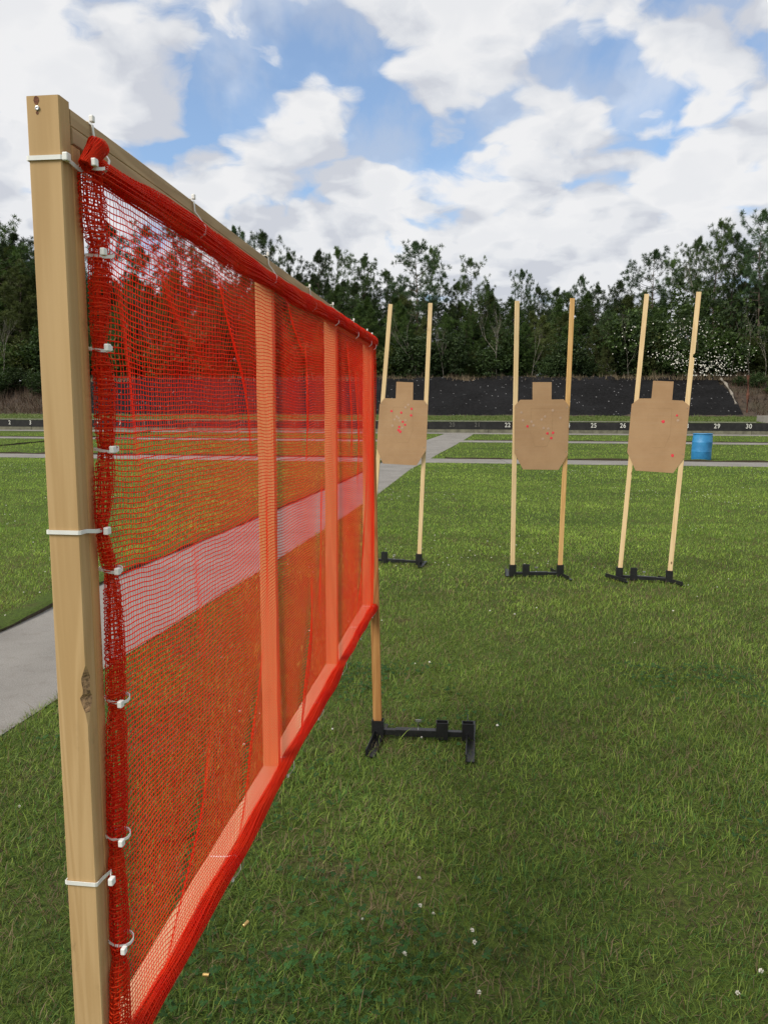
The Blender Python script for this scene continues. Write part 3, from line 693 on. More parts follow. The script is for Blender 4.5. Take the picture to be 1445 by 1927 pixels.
def rail(name, z0, z1, n0, n1, mat, t0=.0225, t1=2.43, bow=0):
    mm = MB(); P = [Vector(wp(t0+(t1-t0)*k/30, (n0+n1)/2, (z0+z1)/2+.0012*math.sin(k*.5)-bow*math.sin(math.pi*k/30))) for k in range(31)]
    hw, hh, c = (n1-n0)/2, (z1-z0)/2, .0015; V = []
    for p in P:
        for (a_, b_) in ((hw-c, hh), (hw, hh-c), (hw, -hh+c), (hw-c, -hh), (-hw+c, -hh), (-hw, -hh+c), (-hw, hh-c), (-hw+c, hh)): V.append(p+N3*a_+Vector((0, 0, b_)))
    Fs = [tuple(range(8)), tuple(range(247, 239, -1))]+[(k_*8+i, (k_+1)*8+i, (k_+1)*8+(i+1) % 8, k_*8+(i+1) % 8) for k_ in range(30) for i in range(8)]
    # local frame aligned with the rail so that the grain runs along it
    off = Vector(wp(0, 0, 0)); Rz = Matrix.Rotation(WT, 3, 'Z')   # rotate world by +WT about z brings wd to +Y
    me = bpy.data.meshes.new(name); me.from_pydata([tuple(Rz @ (v-off)) for v in V], [], Fs); me.update(); me.materials.append(mat)
    o = bpy.data.objects.new(name, me); COL.objects.link(o); o.parent = fr; o.rotation_euler = (0, 0, -WT); o.location = off-Vector(fr.location); return o
rail('top_rail', 1.7465, 1.7655, 0, .038, M['rail_wood'], .0225, 2.437, .003); rail('top_rail', 1.7275, 1.746, 0.001, .0395, M['rail_wood'], .0225, 2.437, .003)
rail('bottom_rail', ZBT, ZBT+.038, .0, .038, M['bottom_rail_wood'], .0415, 2.437, -.002)

net = thing('safety_netting', tuple(wp(.06, .045, ZBT)), 'red orange plastic mesh net stretched over the timber frame and zip tied to it', 'netting')
tU = [px2w(*p) for p in [(188, 306), (249, 342), (305, 370), (371, 417), (462, 482), (512, 518), (573, 553), (628, 584), (695, 628)]]
tLo = [px2w(*p) for p in [(170, 328), (346, 440), (440, 504), (513, 540), (551, 569), (628, 604), (690, 640)]]
hL = [px2w(*p) for p in [(146, 330), (150, 400), (165, 500), (170, 650), (176, 740), (180, 860), (177, 920), (178, 990), (195, 1100), (197, 1200), (200, 1350), (201, 1500), (203, 1600), (207, 1700), (208, 1800), (207, 1927)]]
hR = [px2w(*p) for p in [(178, 320), (188, 400), (200, 500), (190, 652), (207, 740), (205, 870), (203, 920), (190, 1000), (213, 1075), (223, 1200), (226, 1335), (229, 1500), (222, 1603), (232, 1720), (230, 1800), (236, 1927)]]
def ipl(P, q, key=0):
    P = sorted(P, key=lambda v: v[key]); return np.interp(q, [p[key] for p in P], [p[1-key] for p in P])
tie_t_top = [.066, .385, .81, 1.19, 1.544, 2.0, 2.40]
def sag(t, ties, amp):
    ties = np.array(ties); i = np.clip(np.searchsorted(ties, t)-1, 0, len(ties)-2); u = np.clip((t-ties[i])/(ties[i+1]-ties[i]), 0, 1); return amp*np.sin(np.pi*u)
tie_t_bot = [.05, .475, .896, 1.22, 1.62, 2.0, 2.41]
def ztop(t): return ipl(tLo, t)
folds = [  # (t0,z0,t1,z1, amount, width) : the mesh gathers along these lines
    (.061, 1.705, .20, 1.60, .010, .012), (.16, 1.66, .36, 1.52, .012, .02), (.486, 1.64, .629, 1.40, .030, .016), (.082, 1.59, .135, 1.35, .016, .014), (.903, 1.69, 1.06, 1.60, .03, .02),
    (1.135, 1.56, 1.15, 1.36, .030, .014), (.343, .85, .19, .64, .022, .014), (.64, .88, .52, .66, .024, .014), (1.15, .90, 1.02, .61, .040, .018), (1.75, 1.6, 1.80, 1.35, .03, .02), (2.1, 1.1, 2.02, .8, .03, .02),
    (1.33, 1.2, 1.30, .95, .02, .02), (.30, 1.25, .33, 1.05, .010, .014), (1.9, 1.5, 1.93, 1.25, .03, .02), (.75, 1.3, .74, 1.05, .012, .016)]
def net_pt(t, v):
    """t along, v 0..1 bottom to top -> wall coordinates (t, n, z)"""
    t = np.asarray(t, float); v = np.asarray(v, float)
    zb = ZBT+.022+0*t; zt = ztop(t); z = zb+(zt-zb)*v
    # slack rows: they rise and dip, more near the two ends
    z = z+.004*np.sin(7*t+5*v)*np.sin(np.pi*v)+.003*np.sin(19*t+2.1+9*v)*np.sin(np.pi*v)-.022*np.exp(-((t-.24)/.16)**2)*np.exp(-((v-.90)/.10)**2)*(1-v**10)
    z = z+.0011*np.sin(38*t+25*v+2*np.sin(9*t))+.0004*np.sin(140*t+70*v)
    tt = t.copy(); n = .0455+.006*np.sin(3.1*t+2*v)*np.sin(np.pi*v)+.003*np.sin(11*t+6*v)*np.sin(np.pi*v)
    for (t0, z0, t1, z1, A, w) in folds:
        u = (z-z0)/(z1-z0); c = t0+(t1-t0)*(u+.10*np.sin(u*5+t0*9)); st = np.clip(1-np.abs(u-.5)*1.05, 0, 1); st = st*st*(3-2*st)
        w = w*1.5; x = (t-c)/w; g_ = np.exp(-x*x*.16); tt = tt-A*.70*st*np.tanh(x)*g_; n = n+A*.40*st*np.exp(-x*x)
    zr = v
    # pulled tight near side: columns bend in towards each tie on the hem
    for zt_ in (1.619, 1.509, 1.387, 1.293, 1.236, 1.066, .887, .742):
        tt = tt-.010*np.exp(-((z-zt_)/.016)**2)*np.exp(-(t-.06)/.03)
    return tt, n, z
def strands(lines, rad, flat=1.0):
    """lines: list of (k,3) arrays -> triangular tubes"""
    V = []; Fq = []; b = 0
    for P in lines:
        k_ = len(P); T = np.gradient(P, axis=0); T /= np.linalg.norm(T, axis=1)[:, None]+1e-9
        A = np.cross(T, wn); A /= np.linalg.norm(A, axis=1)[:, None]+1e-9; B = np.cross(T, A)
        ring = [P+A*rad*flat, P-A*rad*flat*.5+B*rad*.87, P-A*rad*flat*.5-B*rad*.87]
        V.append(np.stack(ring, 1).reshape(-1, 3)); i = np.arange(k_-1)[:, None]*3+b
        for a_, c_ in ((0, 1), (1, 2), (2, 0)): Fq.append(np.concatenate([i+a_, i+c_, i+3+c_, i+3+a_], 1))
        b += 3*k_
    return np.concatenate(V), np.concatenate(Fq)
def to_world(t, n, z): return WO[None]+np.outer(t, wd)+np.outer(n, wn)+np.outer(z, [0, 0, 1])
PITCHN = .0070
rows = []
nr = int((1.70-ZBT-.022)/PITCHN)
tt_ = np.linspace(.050, 2.425, 300)
for i in range(nr+1):
    t, n, z = net_pt(tt_, np.full_like(tt_, i/nr)); rows.append(to_world(t, n, z))
V, Fa = strands(rows, .00072, 1.25); np_mesh('mesh_rows', V, Fa, M['net'], 4, net)
cols = []; vv = np.linspace(0, 1, 110)
for t0 in np.arange(.052, 2.425, PITCHN):
    wob = .0008*np.sin(vv*60+t0*400); t, n, z = net_pt(np.full_like(vv, t0)+wob, vv); cols.append(to_world(t, n-.0006, z))
V, Fa = strands(cols, .00042, 1.0); np_mesh('mesh_columns', V, Fa, M['net'], 4, net)
# ---- hems
def bundle_z(name, cl, zs, wid, dep, nlines, pitch, seed, nc=.049, rad=.0007):
    """gathered roll running up the side: cl(z), wid(z) functions"""
    rg = np.random.default_rng(seed); L = []
    z = np.arange(zs[0], zs[1], .0022)
    for j in range(nlines):
        ph = 2*np.pi*j/nlines+rg.uniform(-.25, .25); q = rg.uniform(.45, 1.0); w1 = rg.uniform(.1, .3)*np.sin(z*rg.uniform(30, 90)+rg.uniform(0, 6))+rg.uniform(.02, .10)*np.sin(z*rg.uniform(150, 320)+rg.uniform(0, 6))
        a = ph+w1; L.append(to_world(cl(z)+wid(z)*.5*q*np.cos(a), nc+dep(z)*.5*q*np.sin(a), z+.0006*np.sin(z*700+j)))
    V1, F1 = strands(L, rad*.75)
    R = []; an = np.linspace(0, 2*np.pi, 20)
    for z0 in np.arange(zs[0], zs[1], pitch):
        for q in (1.0, .7):
            zz = z0+rg.uniform(-.0012, .0012)+rg.uniform(-.0025, .0025)*np.cos(an+rg.uniform(0, 6))+.0003*np.sin(an*5+z0*300); w_ = wid(zz)*q*(1+.06*np.sin(3*an+z0*90)); d_ = dep(zz)*q
            R.append(to_world(cl(zz)+w_*.5*np.cos(an), nc+d_*.5*np.sin(an), zz))
    V2, F2 = strands(R, rad); np_mesh(name, np.concatenate([V1, V2]), np.concatenate([F1, F2+len(V1)]), M['net'], 4, net)
def clz(z): return (ipl(hL, z, 1)+ipl(hR, z, 1))/2
def wdz(z):
    w_ = np.maximum(.012, (ipl(hR, z, 1)-ipl(hL, z, 1))*.98)
    for zt_ in (1.714, 1.619, 1.509, 1.387, 1.293, 1.236, 1.066, .887, .742): w_ = w_*(1-.40*np.exp(-((np.asarray(z)-zt_)/.012)**2))
    return w_
bundle_z('side_hem', clz, (.590, 1.715), wdz, lambda z: .012+.25*wdz(z), 24, .0056, 3, rad=.0008)
fz = lambda z: 2.452+.006*np.sin(z*9)+.004*np.sin(z*23)
bundle_z('far_hem', fz, (.590, 1.735), lambda z: .030+.006*np.sin(z*14), lambda z: .022+.004*np.sin(z*17), 22, .008, 8, .040)
def band(name, zlo, zhi, t0, t1, layers, seed, nf):
    rg = np.random.default_rng(seed); L = []; C_ = []
    t = np.arange(t0, t1, .007)
    for l in range(layers):
        nr_ = 7+l % 3
        for j in range(nr_):
            q = (j+rg.uniform(0, .7))/nr_; zz = zlo(t)+(zhi(t)-zlo(t))*q+.0004*np.sin(t*rg.uniform(15, 40)+rg.uniform(0, 6))
            L.append(to_world(t, nf(q)+.0035*l-.005+.0015*np.sin(t*22+l+q*4), zz))
        qs = np.linspace(0, 1, 8)
        for tc_ in np.arange(t0+rg.uniform(0, .007), t1, .0072):
            tq = np.full(8, tc_)+rg.uniform(-.002, .002)+.004*l*(qs-.5)+.0012*np.sin(qs*7+tc_*90); C_.append(to_world(tq, nf(qs)+.0035*l-.0052, zlo(tq)+(zhi(tq)-zlo(tq))*qs))
    V1, F1 = strands(L, .00080, 1.2); V2, F2 = strands(C_, .00050)
    np_mesh(name, np.concatenate([V1, V2]), np.concatenate([F1, F2+len(V1)]), M['net'], 4, net)
band('top_hem', lambda t: ztop(t)-.004, lambda t: ipl(tU, t)+.001*np.sin(t*40), .045, 2.45, 5, 5, lambda q: .0455+.006*np.sin(np.pi*np.asarray(q)))
bR = [px2w(*p) for p in [(266, 1927), (459, 1590), (540, 1430), (590, 1350), (622, 1302), (640, 1250), (708, 1142)]]
def zblo(t): return np.clip(ipl(bR, t), .566, .600)+.006+.003*np.sin(t*21)
def zbhi(t): return ZBT+.046+.008*np.abs(np.sin(t*5.2+.4))+.003*np.sin(t*23)
band('bottom_hem', zblo, zbhi, .045, 2.45, 6, 9, lambda q: .0450+.010*np.sin(np.pi*np.asarray(q)))
# rolled corner sticking up at the near top
ca, cb_ = Vector(wp(*(lambda a: (a[0], .055, a[1]))(px2w(160, 310, .055)))), Vector(wp(*(lambda a: (a[0], .062, a[1]))(px2w(186, 274, .062))))
ax = (cb_-ca); Lc = ax.length; ax.normalize(); a1 = ax.cross(N3).normalized(); a2 = ax.cross(a1)
L = []
for q, rr in ((0, .0115), (1, .0088), (2, .006), (3, .0035)):
    for k_ in range(26):
        u = k_/25; an = np.linspace(0, 2*math.pi, 22); r_ = rr*(.62+.42*u)
        L.append(np.array([list(ca+ax*(u*Lc+.0006*math.sin(5*x)+q*.0003)+(a1*math.cos(x)+a2*math.sin(x))*r_*(1+.05*math.sin(3*x+u*7))) for x in an]))
    for j in range(22):
        x = 2*math.pi*j/22; L.append(np.array([list(ca+ax*(u*Lc)+(a1*math.cos(x+.5*u)+a2*math.sin(x+.5*u))*rr*(.62+.42*u)) for u in np.linspace(0, 1, 10)]))
V, Fa = strands(L, .0006); np_mesh('rolled_corner', V, Fa, M['net'], 4, net)
# zip ties
def head(m, c, zdir, xdir, sz=(.0068, .0052, .0085)):
    zd = Vector(zdir).normalized(); xd = Vector(xdir); xd = (xd-zd*xd.dot(zd)).normalized(); yd = zd.cross(xd); R_ = Matrix((xd, yd, zd)).transposed(); m.box(c, sz, R_, .0012)
def tie(pts, wdir, hp, hz, hx, w=.0046, sz=(.0068, .0052, .0085)):
    m = MB(); m.strap([Vector(p) for p in pts], wdir, w, .0011); o = m.build('zip_tie', M['nylon'], net)
    m = MB(); head(m, Vector(hp), hz, hx, sz); h_ = m.build('tie_head', M['nylon'], o); return o
# three long ties round the near post
for (yl, yc, yh, hx_) in ((298, 298, 301, 122), (1000, 1001, 998, 184), (1658, 1660, 1655, 193)):
    z0 = px2w(95, yl, .0)[1]
    zpost = float(at_y(110, yc, WY)[2]); tH, zH = px2w(hx_, yh, .045)
    ring = [(.023, -.002), (.012, -.0016), (-.0008, -.0016), (-.0016, .0005), (-.0016, .019), (-.0016, .0375), (-.0006, .0395), (.012, .0400)]
    zs_ = [zpost]*6+[zpost]*2
    pts = [wp(t, n, zz) for (t, n), zz in zip(ring, zs_)]
    if hx_ == 122: pts += [wp(.025, .044, zpost-.005), wp(.040, .050, zpost-.013)]; hp = wp(.003, .0420, zpost+.001)
    else: pts += [wp(max(tH-.006, .02), .0475, zH), wp(tH+.004, .0535, zH+.001)]; hp = wp(tH-.002, .058, zH)
    tie(pts, (0, 0, 1), hp, wd, wn, .0048, (.0062, .0090, .0090))
# short ties round the rolled side hem
for (x, y) in ((160, 300), (172, 468), (180, 652), (190, 848), (204, 1080), (208, 1335), (208, 1603), (219, 1800)):
    t0, z0 = px2w(x, y, .060); w_ = float(wdz(z0))*.80+.002; pts = []
    c0 = float(clz(z0))
    for k_ in range(15):
        a = -.3+2*math.pi*k_/14; pts.append(wp(c0+w_*.42*math.cos(a), .050+(.0125+.16*w_)*math.sin(a), z0+.0015*math.sin(a*2)+.0015*math.cos(a)))
    tie(pts, (0, 0, 1), wp(c0-w_*.75, .0650, z0+.0005), wd, wn, .0036, (.0060, .0085, .0080))
# ties over the top rail
for t0 in (.0662, .3845, .812, 1.215, 1.540, 1.93, 2.26, 2.40):
    zt = 1.7665; tl = 0.004
    pts = [wp(t0, -.002, 1.735), wp(t0, -.0022, zt-.002), wp(t0, .0005, zt+.0006), wp(t0, .036, zt+.0006), wp(t0, .0408, zt-.003), wp(t0+tl*.5, .0412, zt-.018), wp(t0+tl, .050, zt-.030), wp(t0+tl*.9, .058, zt-.042), wp(t0-tl, .0585, zt-.055), wp(t0-.012, .050, zt-.064)]
    tie(pts, wd, wp(t0, .0405, zt+.0035), (0, 0, 1), wd, .0038, (.0060, .0052, .0078))
# ties under the bottom rail
for t0 in (.475, .896, 1.25, 1.64, 2.05, 2.38):
    pts = [wp(t0-.006, .006, ZBT+.0395), wp(t0-.004, .034, ZBT+.0400), wp(t0, .052, ZBT+.042), wp(t0+.002, .061, ZBT+.030), wp(t0+.003, .062, ZBT+.012), wp(t0+.003, .052, ZBT-.004), wp(t0+.003, .040, ZBT-.008), wp(t0+.002, .006, ZBT-.003)]
    tie(pts, wd, wp(t0+.003, .046, ZBT-.010), (0, 0, 1), wd, .0030, (.0058, .0050, .0075))

# metal base under the far leg of the screen
fb = hit(711, 1390); mb = hit(831, 1392); rb = hit(880, 1396)
metal_bases.append(metal_stand('black metal base holding the far leg of the net screen, two of its sockets empty', 'black metal stand bases', (fb[0], fb[1]-.0, 0), (rb[0], rb[1]+.0, 0),
    float((mb[0]-fb[0])/(rb[0]-fb[0])), ((hit(696, 1430)[0], hit(696, 1430)[1], 0), (fb[0]+.03, fb[1]+.13, 0)), ((hit(884, 1440)[0], hit(884, 1440)[1], 0), (hit(887, 1362)[0], hit(887, 1362)[1], 0)), .078, .050, .034, .45))

# ------------------------------------------------------------------ grass
def vnoise(X, Y, f, seed):
    a = np.sin(X*f*1.3+seed)+np.sin(Y*f*1.1+seed*2.3)+np.sin((X*.8+Y*.7)*f*1.9+seed*.7)+np.sin((X*.6-Y*.9)*f*2.7+seed*1.7)+.6*np.sin((X*1.1+Y*.3)*f*5.1+seed)+.6*np.sin((X*.2-Y*1.2)*f*6.3+seed*3)
    return a/5.2
def scatter(y0, y1, dens, marg=1.2, wide=.60):
    A = 0; xs = []; ys_ = []
    n = int(dens*((y1-y0)*(wide*(y0+y1)+2*marg)))
    Y = RNG.uniform(y0, y1, n*2); hw = wide*Y+marg; keep = RNG.uniform(0, 1, n*2) < hw/(wide*y1+marg); Y = Y[keep][:n]; X = RNG.uniform(-1, 1, len(Y))*(wide*Y+marg)
    return X, Y
def blades(X, Y, ln, wd_, seg, lean=(.25, 1.1), zoff=-.002):
    n = len(X); h = RNG.uniform(0, 2*np.pi, n); L = ln*RNG.uniform(.55, 1.35, n)*(1+.35*vnoise(X, Y, 2.0, 3)); le = RNG.uniform(lean[0], lean[1], n); cv = RNG.uniform(.2, 1.3, n)
    dx, dy = np.cos(h), np.sin(h); Wd = wd_*RNG.uniform(.6, 1.3, n); px_, py_ = -dy, dx
    tw = RNG.uniform(-.7, .7, n)
    z0 = zg(Y+SK*X)+zoff
    pts = []; x = np.zeros(n); z = np.zeros(n)
    for k_ in range(seg+1):
        f_ = k_/seg; a = le+cv*f_; w = Wd*(1-f_)**.7*(.55+.45*(f_ < .01)*0+.45*min(1, f_*3+.3)) if k_ < seg else np.zeros(n)
        c = np.stack([X+dx*x, Y+dy*x, z0+z], 1)
        if k_ < seg:
            o = np.stack([px_*w*.5, py_*w*.5, w*tw*.3], 1); pts += [c-o, c+o]
        else: pts.append(c)
        st = L/seg; x = x+st*np.sin(a); z = np.maximum(z+st*np.cos(a), .003)
    nv = 2*seg+1; V = np.stack(pts, 1).reshape(-1, 3); b = (np.arange(n)*nv)[:, None]
    T = []
    for k_ in range(seg-1): T += [b+[2*k_, 2*k_+1, 2*k_+3], b+[2*k_, 2*k_+3, 2*k_+2]]
    T.append(b+[2*seg-2, 2*seg-1, 2*seg]); return V, np.concatenate(T), nv
def patches(X, Y): return np.clip((vnoise(X, Y, 4.3, 21)+.45*vnoise(X, Y, 13., 6)-.17)*3.2, 0, 1)*np.clip(.45+1.3*vnoise(X, Y, .9, 33), .15, 1)
def tone(X, Y, n):
    p = vnoise(X, Y, 1.1, 5); q = vnoise(X, Y, 4.2, 9); r = RNG.uniform(0, 1, n); g1 = np.array([.068, .125, .024]); g2 = np.array([.32, .43, .075]); dry = np.array([.27, .205, .115]); brn = np.array([.12, .075, .045])
    C = g1+(g2-g1)*np.clip(r**1.4*.9+p*.3, 0, 1)[:, None]; C = C*(1+.30*q+.18*vnoise(X, Y, 11., 31))[:, None]; C = C*(.82+.72*np.clip((Y-2)/7, 0, 1))[:, None]; nearb = RNG.uniform(0, 1, n) < .22*np.clip((4-Y)/2, 0, 1); C[nearb] *= np.array([.45, .75, .8])  # near blades darker, far ones brighter: foreground shade painted into blade colour
    far = np.clip((Y-7)/12, 0, 1)
    dryp = np.clip(.11+.65*patches(X, Y)+.12*np.exp(-((Y-5.5)/2.5)**2), 0, .75)*(1-.6*far); k_ = RNG.uniform(0, 1, n) < dryp; C[k_] = dry*RNG.uniform(.4, 1.05, k_.sum())[:, None]
    k2 = RNG.uniform(0, 1, n) < dryp*.25; C[k2] = brn*RNG.uniform(.6, 1.4, k2.sum())[:, None]
    C = C*(1-.0*far)[:, None]; return C
VV = []; TT = []; CC = []; base = 0
def add_grass(X, Y, ln, wd_, seg, lean=(.25, 1.1)):
    global base
    k_ = ~on_path(X, Y, -.02); X, Y = X[k_], Y[k_]
    # thin out where the turf is worn
    worn = patches(X, Y); k_ = RNG.uniform(0, 1, len(X)) > np.clip(worn*.65+.35*np.clip(vnoise(X, Y, 9., 17), 0, 1), 0, .8); X, Y = X[k_], Y[k_]
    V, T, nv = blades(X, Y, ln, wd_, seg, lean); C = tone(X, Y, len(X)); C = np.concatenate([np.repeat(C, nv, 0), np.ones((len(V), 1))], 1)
    VV.append(V); TT.append(T+base); CC.append(C); base += len(V)
for (y0, y1, dn, ln, w_, sg) in ((.7, 2.2, 15000, .042, .0028, 3), (2.2, 3.6, 13000, .040, .0030, 3), (3.6, 6, 8000, .038, .0036, 2), (6, 10, 3600, .038, .0052, 2), (10, 16, 1300, .040, .0085, 1), (16, 26, 450, .045, .015, 1), (26, 42, 130, .050, .026, 1)):
    X, Y = scatter(y0, y1, dn); add_grass(X, Y, ln, w_, sg)
    print('grass', y0, len(X))
X, Y = scatter(1.0, 5.0, 330); kk = vnoise(X, Y, 3.3, 2)+RNG.uniform(-.3, .3, len(X)) > .0; add_grass(X[kk], Y[kk], .072, .0038, 3, (.2, 1.0))
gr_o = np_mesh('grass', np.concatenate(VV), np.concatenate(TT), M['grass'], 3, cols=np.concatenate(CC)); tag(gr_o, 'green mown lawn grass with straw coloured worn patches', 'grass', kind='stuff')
# clover leaves
X, Y = scatter(.8, 4.2, 1100); kk = (vnoise(X, Y, 2.2, 40)+.25*vnoise(X, Y, 9, 4)+RNG.uniform(-.3, .3, len(X)) > .38) & ~on_path(X, Y, .02); X, Y = X[kk], Y[kk]; n = len(X)
V = []; Fa = []; C = []
z0 = RNG.uniform(.012, .045, n); h = RNG.uniform(0, 6.28, n); R_ = RNG.uniform(.0045, .0075, n); tl = RNG.uniform(-.35, .35, (n, 2)); tn = RNG.uniform(.7, 1.3, n)
for i in range(n):
    for l in range(3):
        a = h[i]+l*2.094; cx, cy = X[i]+math.cos(a)*R_[i]*.95, Y[i]+math.sin(a)*R_[i]*.95; b = len(V)
        for j in range(6):
            q = a+j*1.047; dx_, dy_ = math.cos(q)*R_[i]*.85+(cx-X[i]), math.sin(q)*R_[i]*.85+(cy-Y[i]); V.append((X[i]+dx_, Y[i]+dy_, z0[i]+dx_*tl[i, 0]+dy_*tl[i, 1]+.002*(j % 2))); C.append((.032*tn[i], .090*tn[i], .020*tn[i], 1))
        Fa += [(b, b+1, b+2), (b, b+2, b+3), (b, b+3, b+4), (b, b+4, b+5)]
tag(np_mesh('clover', V, Fa, M['grass'], 3, cols=C), 'small dark green clover leaves growing through the grass', 'clover', kind='stuff')
# clover flowers: individual ones close by, the rest as ground cover
def flower_mesh():
    m = MB(); rr = random.Random(2)
    for k_ in range(34):
        u = rr.uniform(-.3, 1); a = rr.uniform(0, 6.28); r = math.sqrt(max(0, 1-u*u)); d_ = Vector((r*math.cos(a), r*math.sin(a), u)); s1 = d_.cross(Vector((.3, .2, .9))).normalized(); c = Vector((0, 0, .040))
        m.add([c+d_*.003-s1*.0013, c+d_*.003+s1*.0013, c+d_*.0085+s1*.0009, c+d_*.0085-s1*.0009], [(0, 1, 2, 3)])
    m.cur = 1; m.tube([(0, 0, 0), (.002, .001, .02), (0, 0, .040)], .0009, 4); me = m.build('clover_flower', [M['flower'], M['stem']]); return me
M['stem'] = plain('stem', (.07, .14, .03), .7)
fl0 = flower_mesh()
spots = [((785, 1658), 'white clover flower farthest back of the loose line of blossoms in the dark grass'), ((688, 1735), 'white clover flower left of the other blossoms in the near grass'), ((793, 1703), 'white clover flower second in the row of blossoms in the near grass'),
         ((812, 1724), 'white clover flower at the middle of the row in the near grass'), ((888, 1747), 'white clover flower standing right of the row in the near grass'), ((893, 1773), 'slim white blossom just below the row in the near grass'),
         ((760, 1806), 'yellowish clover flower nearest below the row in the near grass'), ((1420, 1829), 'white clover flower by the right border of the picture in the near grass'), ((1374, 1871), 'dull clover flower near the bottom right corner'),
         ((896, 1860), 'pale clover flower in the bottom middle of the grass'), ((795, 1394), 'small white clover flower in front of the black stand crossbar'), ((1188, 1214), 'lone clover flower on the lawn in front of the right target'),
         ((52, 1120), 'largest white clover flower left of the near post, by the path edge'), ((18, 1165), 'white clover flower nearest the path edge at the left border'), ((44, 1523), 'white clover flower low on the left, beside the near post'), ((480, 1530), 'single clover flower just right of the net bottom')]
for i, (p, lab) in enumerate(spots):
    o = fl0 if i == 0 else fl0.copy()
    if i: COL.objects.link(o)
    P = hit(*p); o.location = (P[0], P[1]-.045, 0); o.rotation_euler = (random.uniform(-.3, .3), random.uniform(-.3, .3), random.uniform(0, 6)); sc = random.uniform(.62, .85); o.scale = (sc, sc, sc*1.2)
    if o.location.x > 0 or True: tag(o, lab, 'flower', 'clover flowers in the near grass')
X, Y = scatter(3.0, 22, 14); kk = ((vnoise(X, Y, .9, 14)+.5*vnoise(X, Y, 3, 4)+RNG.uniform(-.2, .2, len(X))) > .34) & ~on_path(X, Y, .05); X, Y = X[kk], Y[kk]
X = np.concatenate([X, np.array([-2.1+.45*random.gauss(0, 1) for _ in range(22)])]); Y = np.concatenate([Y, np.array([6.6+.5*random.gauss(0, 1) for _ in range(22)])])
m = MB()
for x, y in zip(X, Y):
    if bool(on_path(np.array([x]), np.array([y]), .05)[0]): continue
    r = random.uniform(.004, .008)*(1+.02*y); z = .045+float(zg(y+SK*x)); vs = []
    for (a, b, c) in ((1, 0, 0), (-.5, .8, 0), (-.5, -.8, 0), (.1, .1, .9), (0, 0, -.6)): vs.append((x+a*r, y+b*r, z+c*r))
    m.add(vs, [(0, 1, 3), (1, 2, 3), (2, 0, 3), (1, 0, 4), (2, 1, 4), (0, 2, 4)])
tag(m.build('clover_blossoms', M['flower']), 'scattered tiny white clover blossoms across the far lawn', 'flowers', kind='stuff')
# spent cartridge cases
for (p, lab, az) in (((458, 1767), 'brass cartridge case lying in the grass just right of the net bottom', .9), ((384, 1860), 'brass cartridge case in the grass closest to the bottom of the net', -.4)):
    P = hit(*p); m = MB(); R_ = Matrix.Rotation(az, 3, 'Z') @ Matrix.Rotation(math.radians(75), 3, 'Y'); m.lathe([(.0001, 0), (.0049, 0), (.0049, .0012), (.0042, .0018), (.0049, .003), (.0048, .019), (.0042, .019), (.0040, .004)], 14, (P[0], P[1], .036), R_)
    o = m.build('cartridge_case', M['brass'], origin=(P[0], P[1], .036)); tag(o, lab, 'cartridge case', 'spent brass cases')
# dead leaves on the path
# ------------------------------------------------------------------ trees
def tufts_mesh(cen, dirs, size, per, cols, lenr=(.7, 1.2), wr=.13, spread=1.0, rg=None):
    n = len(cen); cen = np.repeat(cen, per, 0); dirs = np.repeat(dirs, per, 0); cols = np.repeat(cols, per, 0); size = np.repeat(size, per); k_ = len(cen)
    d = dirs+spread*rg.normal(size=(k_, 3)); d /= np.linalg.norm(d, axis=1)[:, None]
    L = size*rg.uniform(*lenr, k_); s = np.cross(d, rg.normal(size=(k_, 3))); s /= np.linalg.norm(s, axis=1)[:, None]; w = (L*wr)[:, None]
    V = np.stack([cen-s*w*.6, cen+s*w*.6, cen+d*L[:, None]*.6+s*w, cen+d*L[:, None], cen+d*L[:, None]*.6-s*w], 1).reshape(-1, 3)
    b = (np.arange(k_)*5)[:, None]; T = np.concatenate([b+[0, 1, 2], b+[0, 2, 4], b+[4, 2, 3]]); C = np.repeat(cols*rg.uniform(.7, 1.3, (k_, 1)), 5, 0); return V, T, np.concatenate([C, np.ones((len(C), 1))], 1)
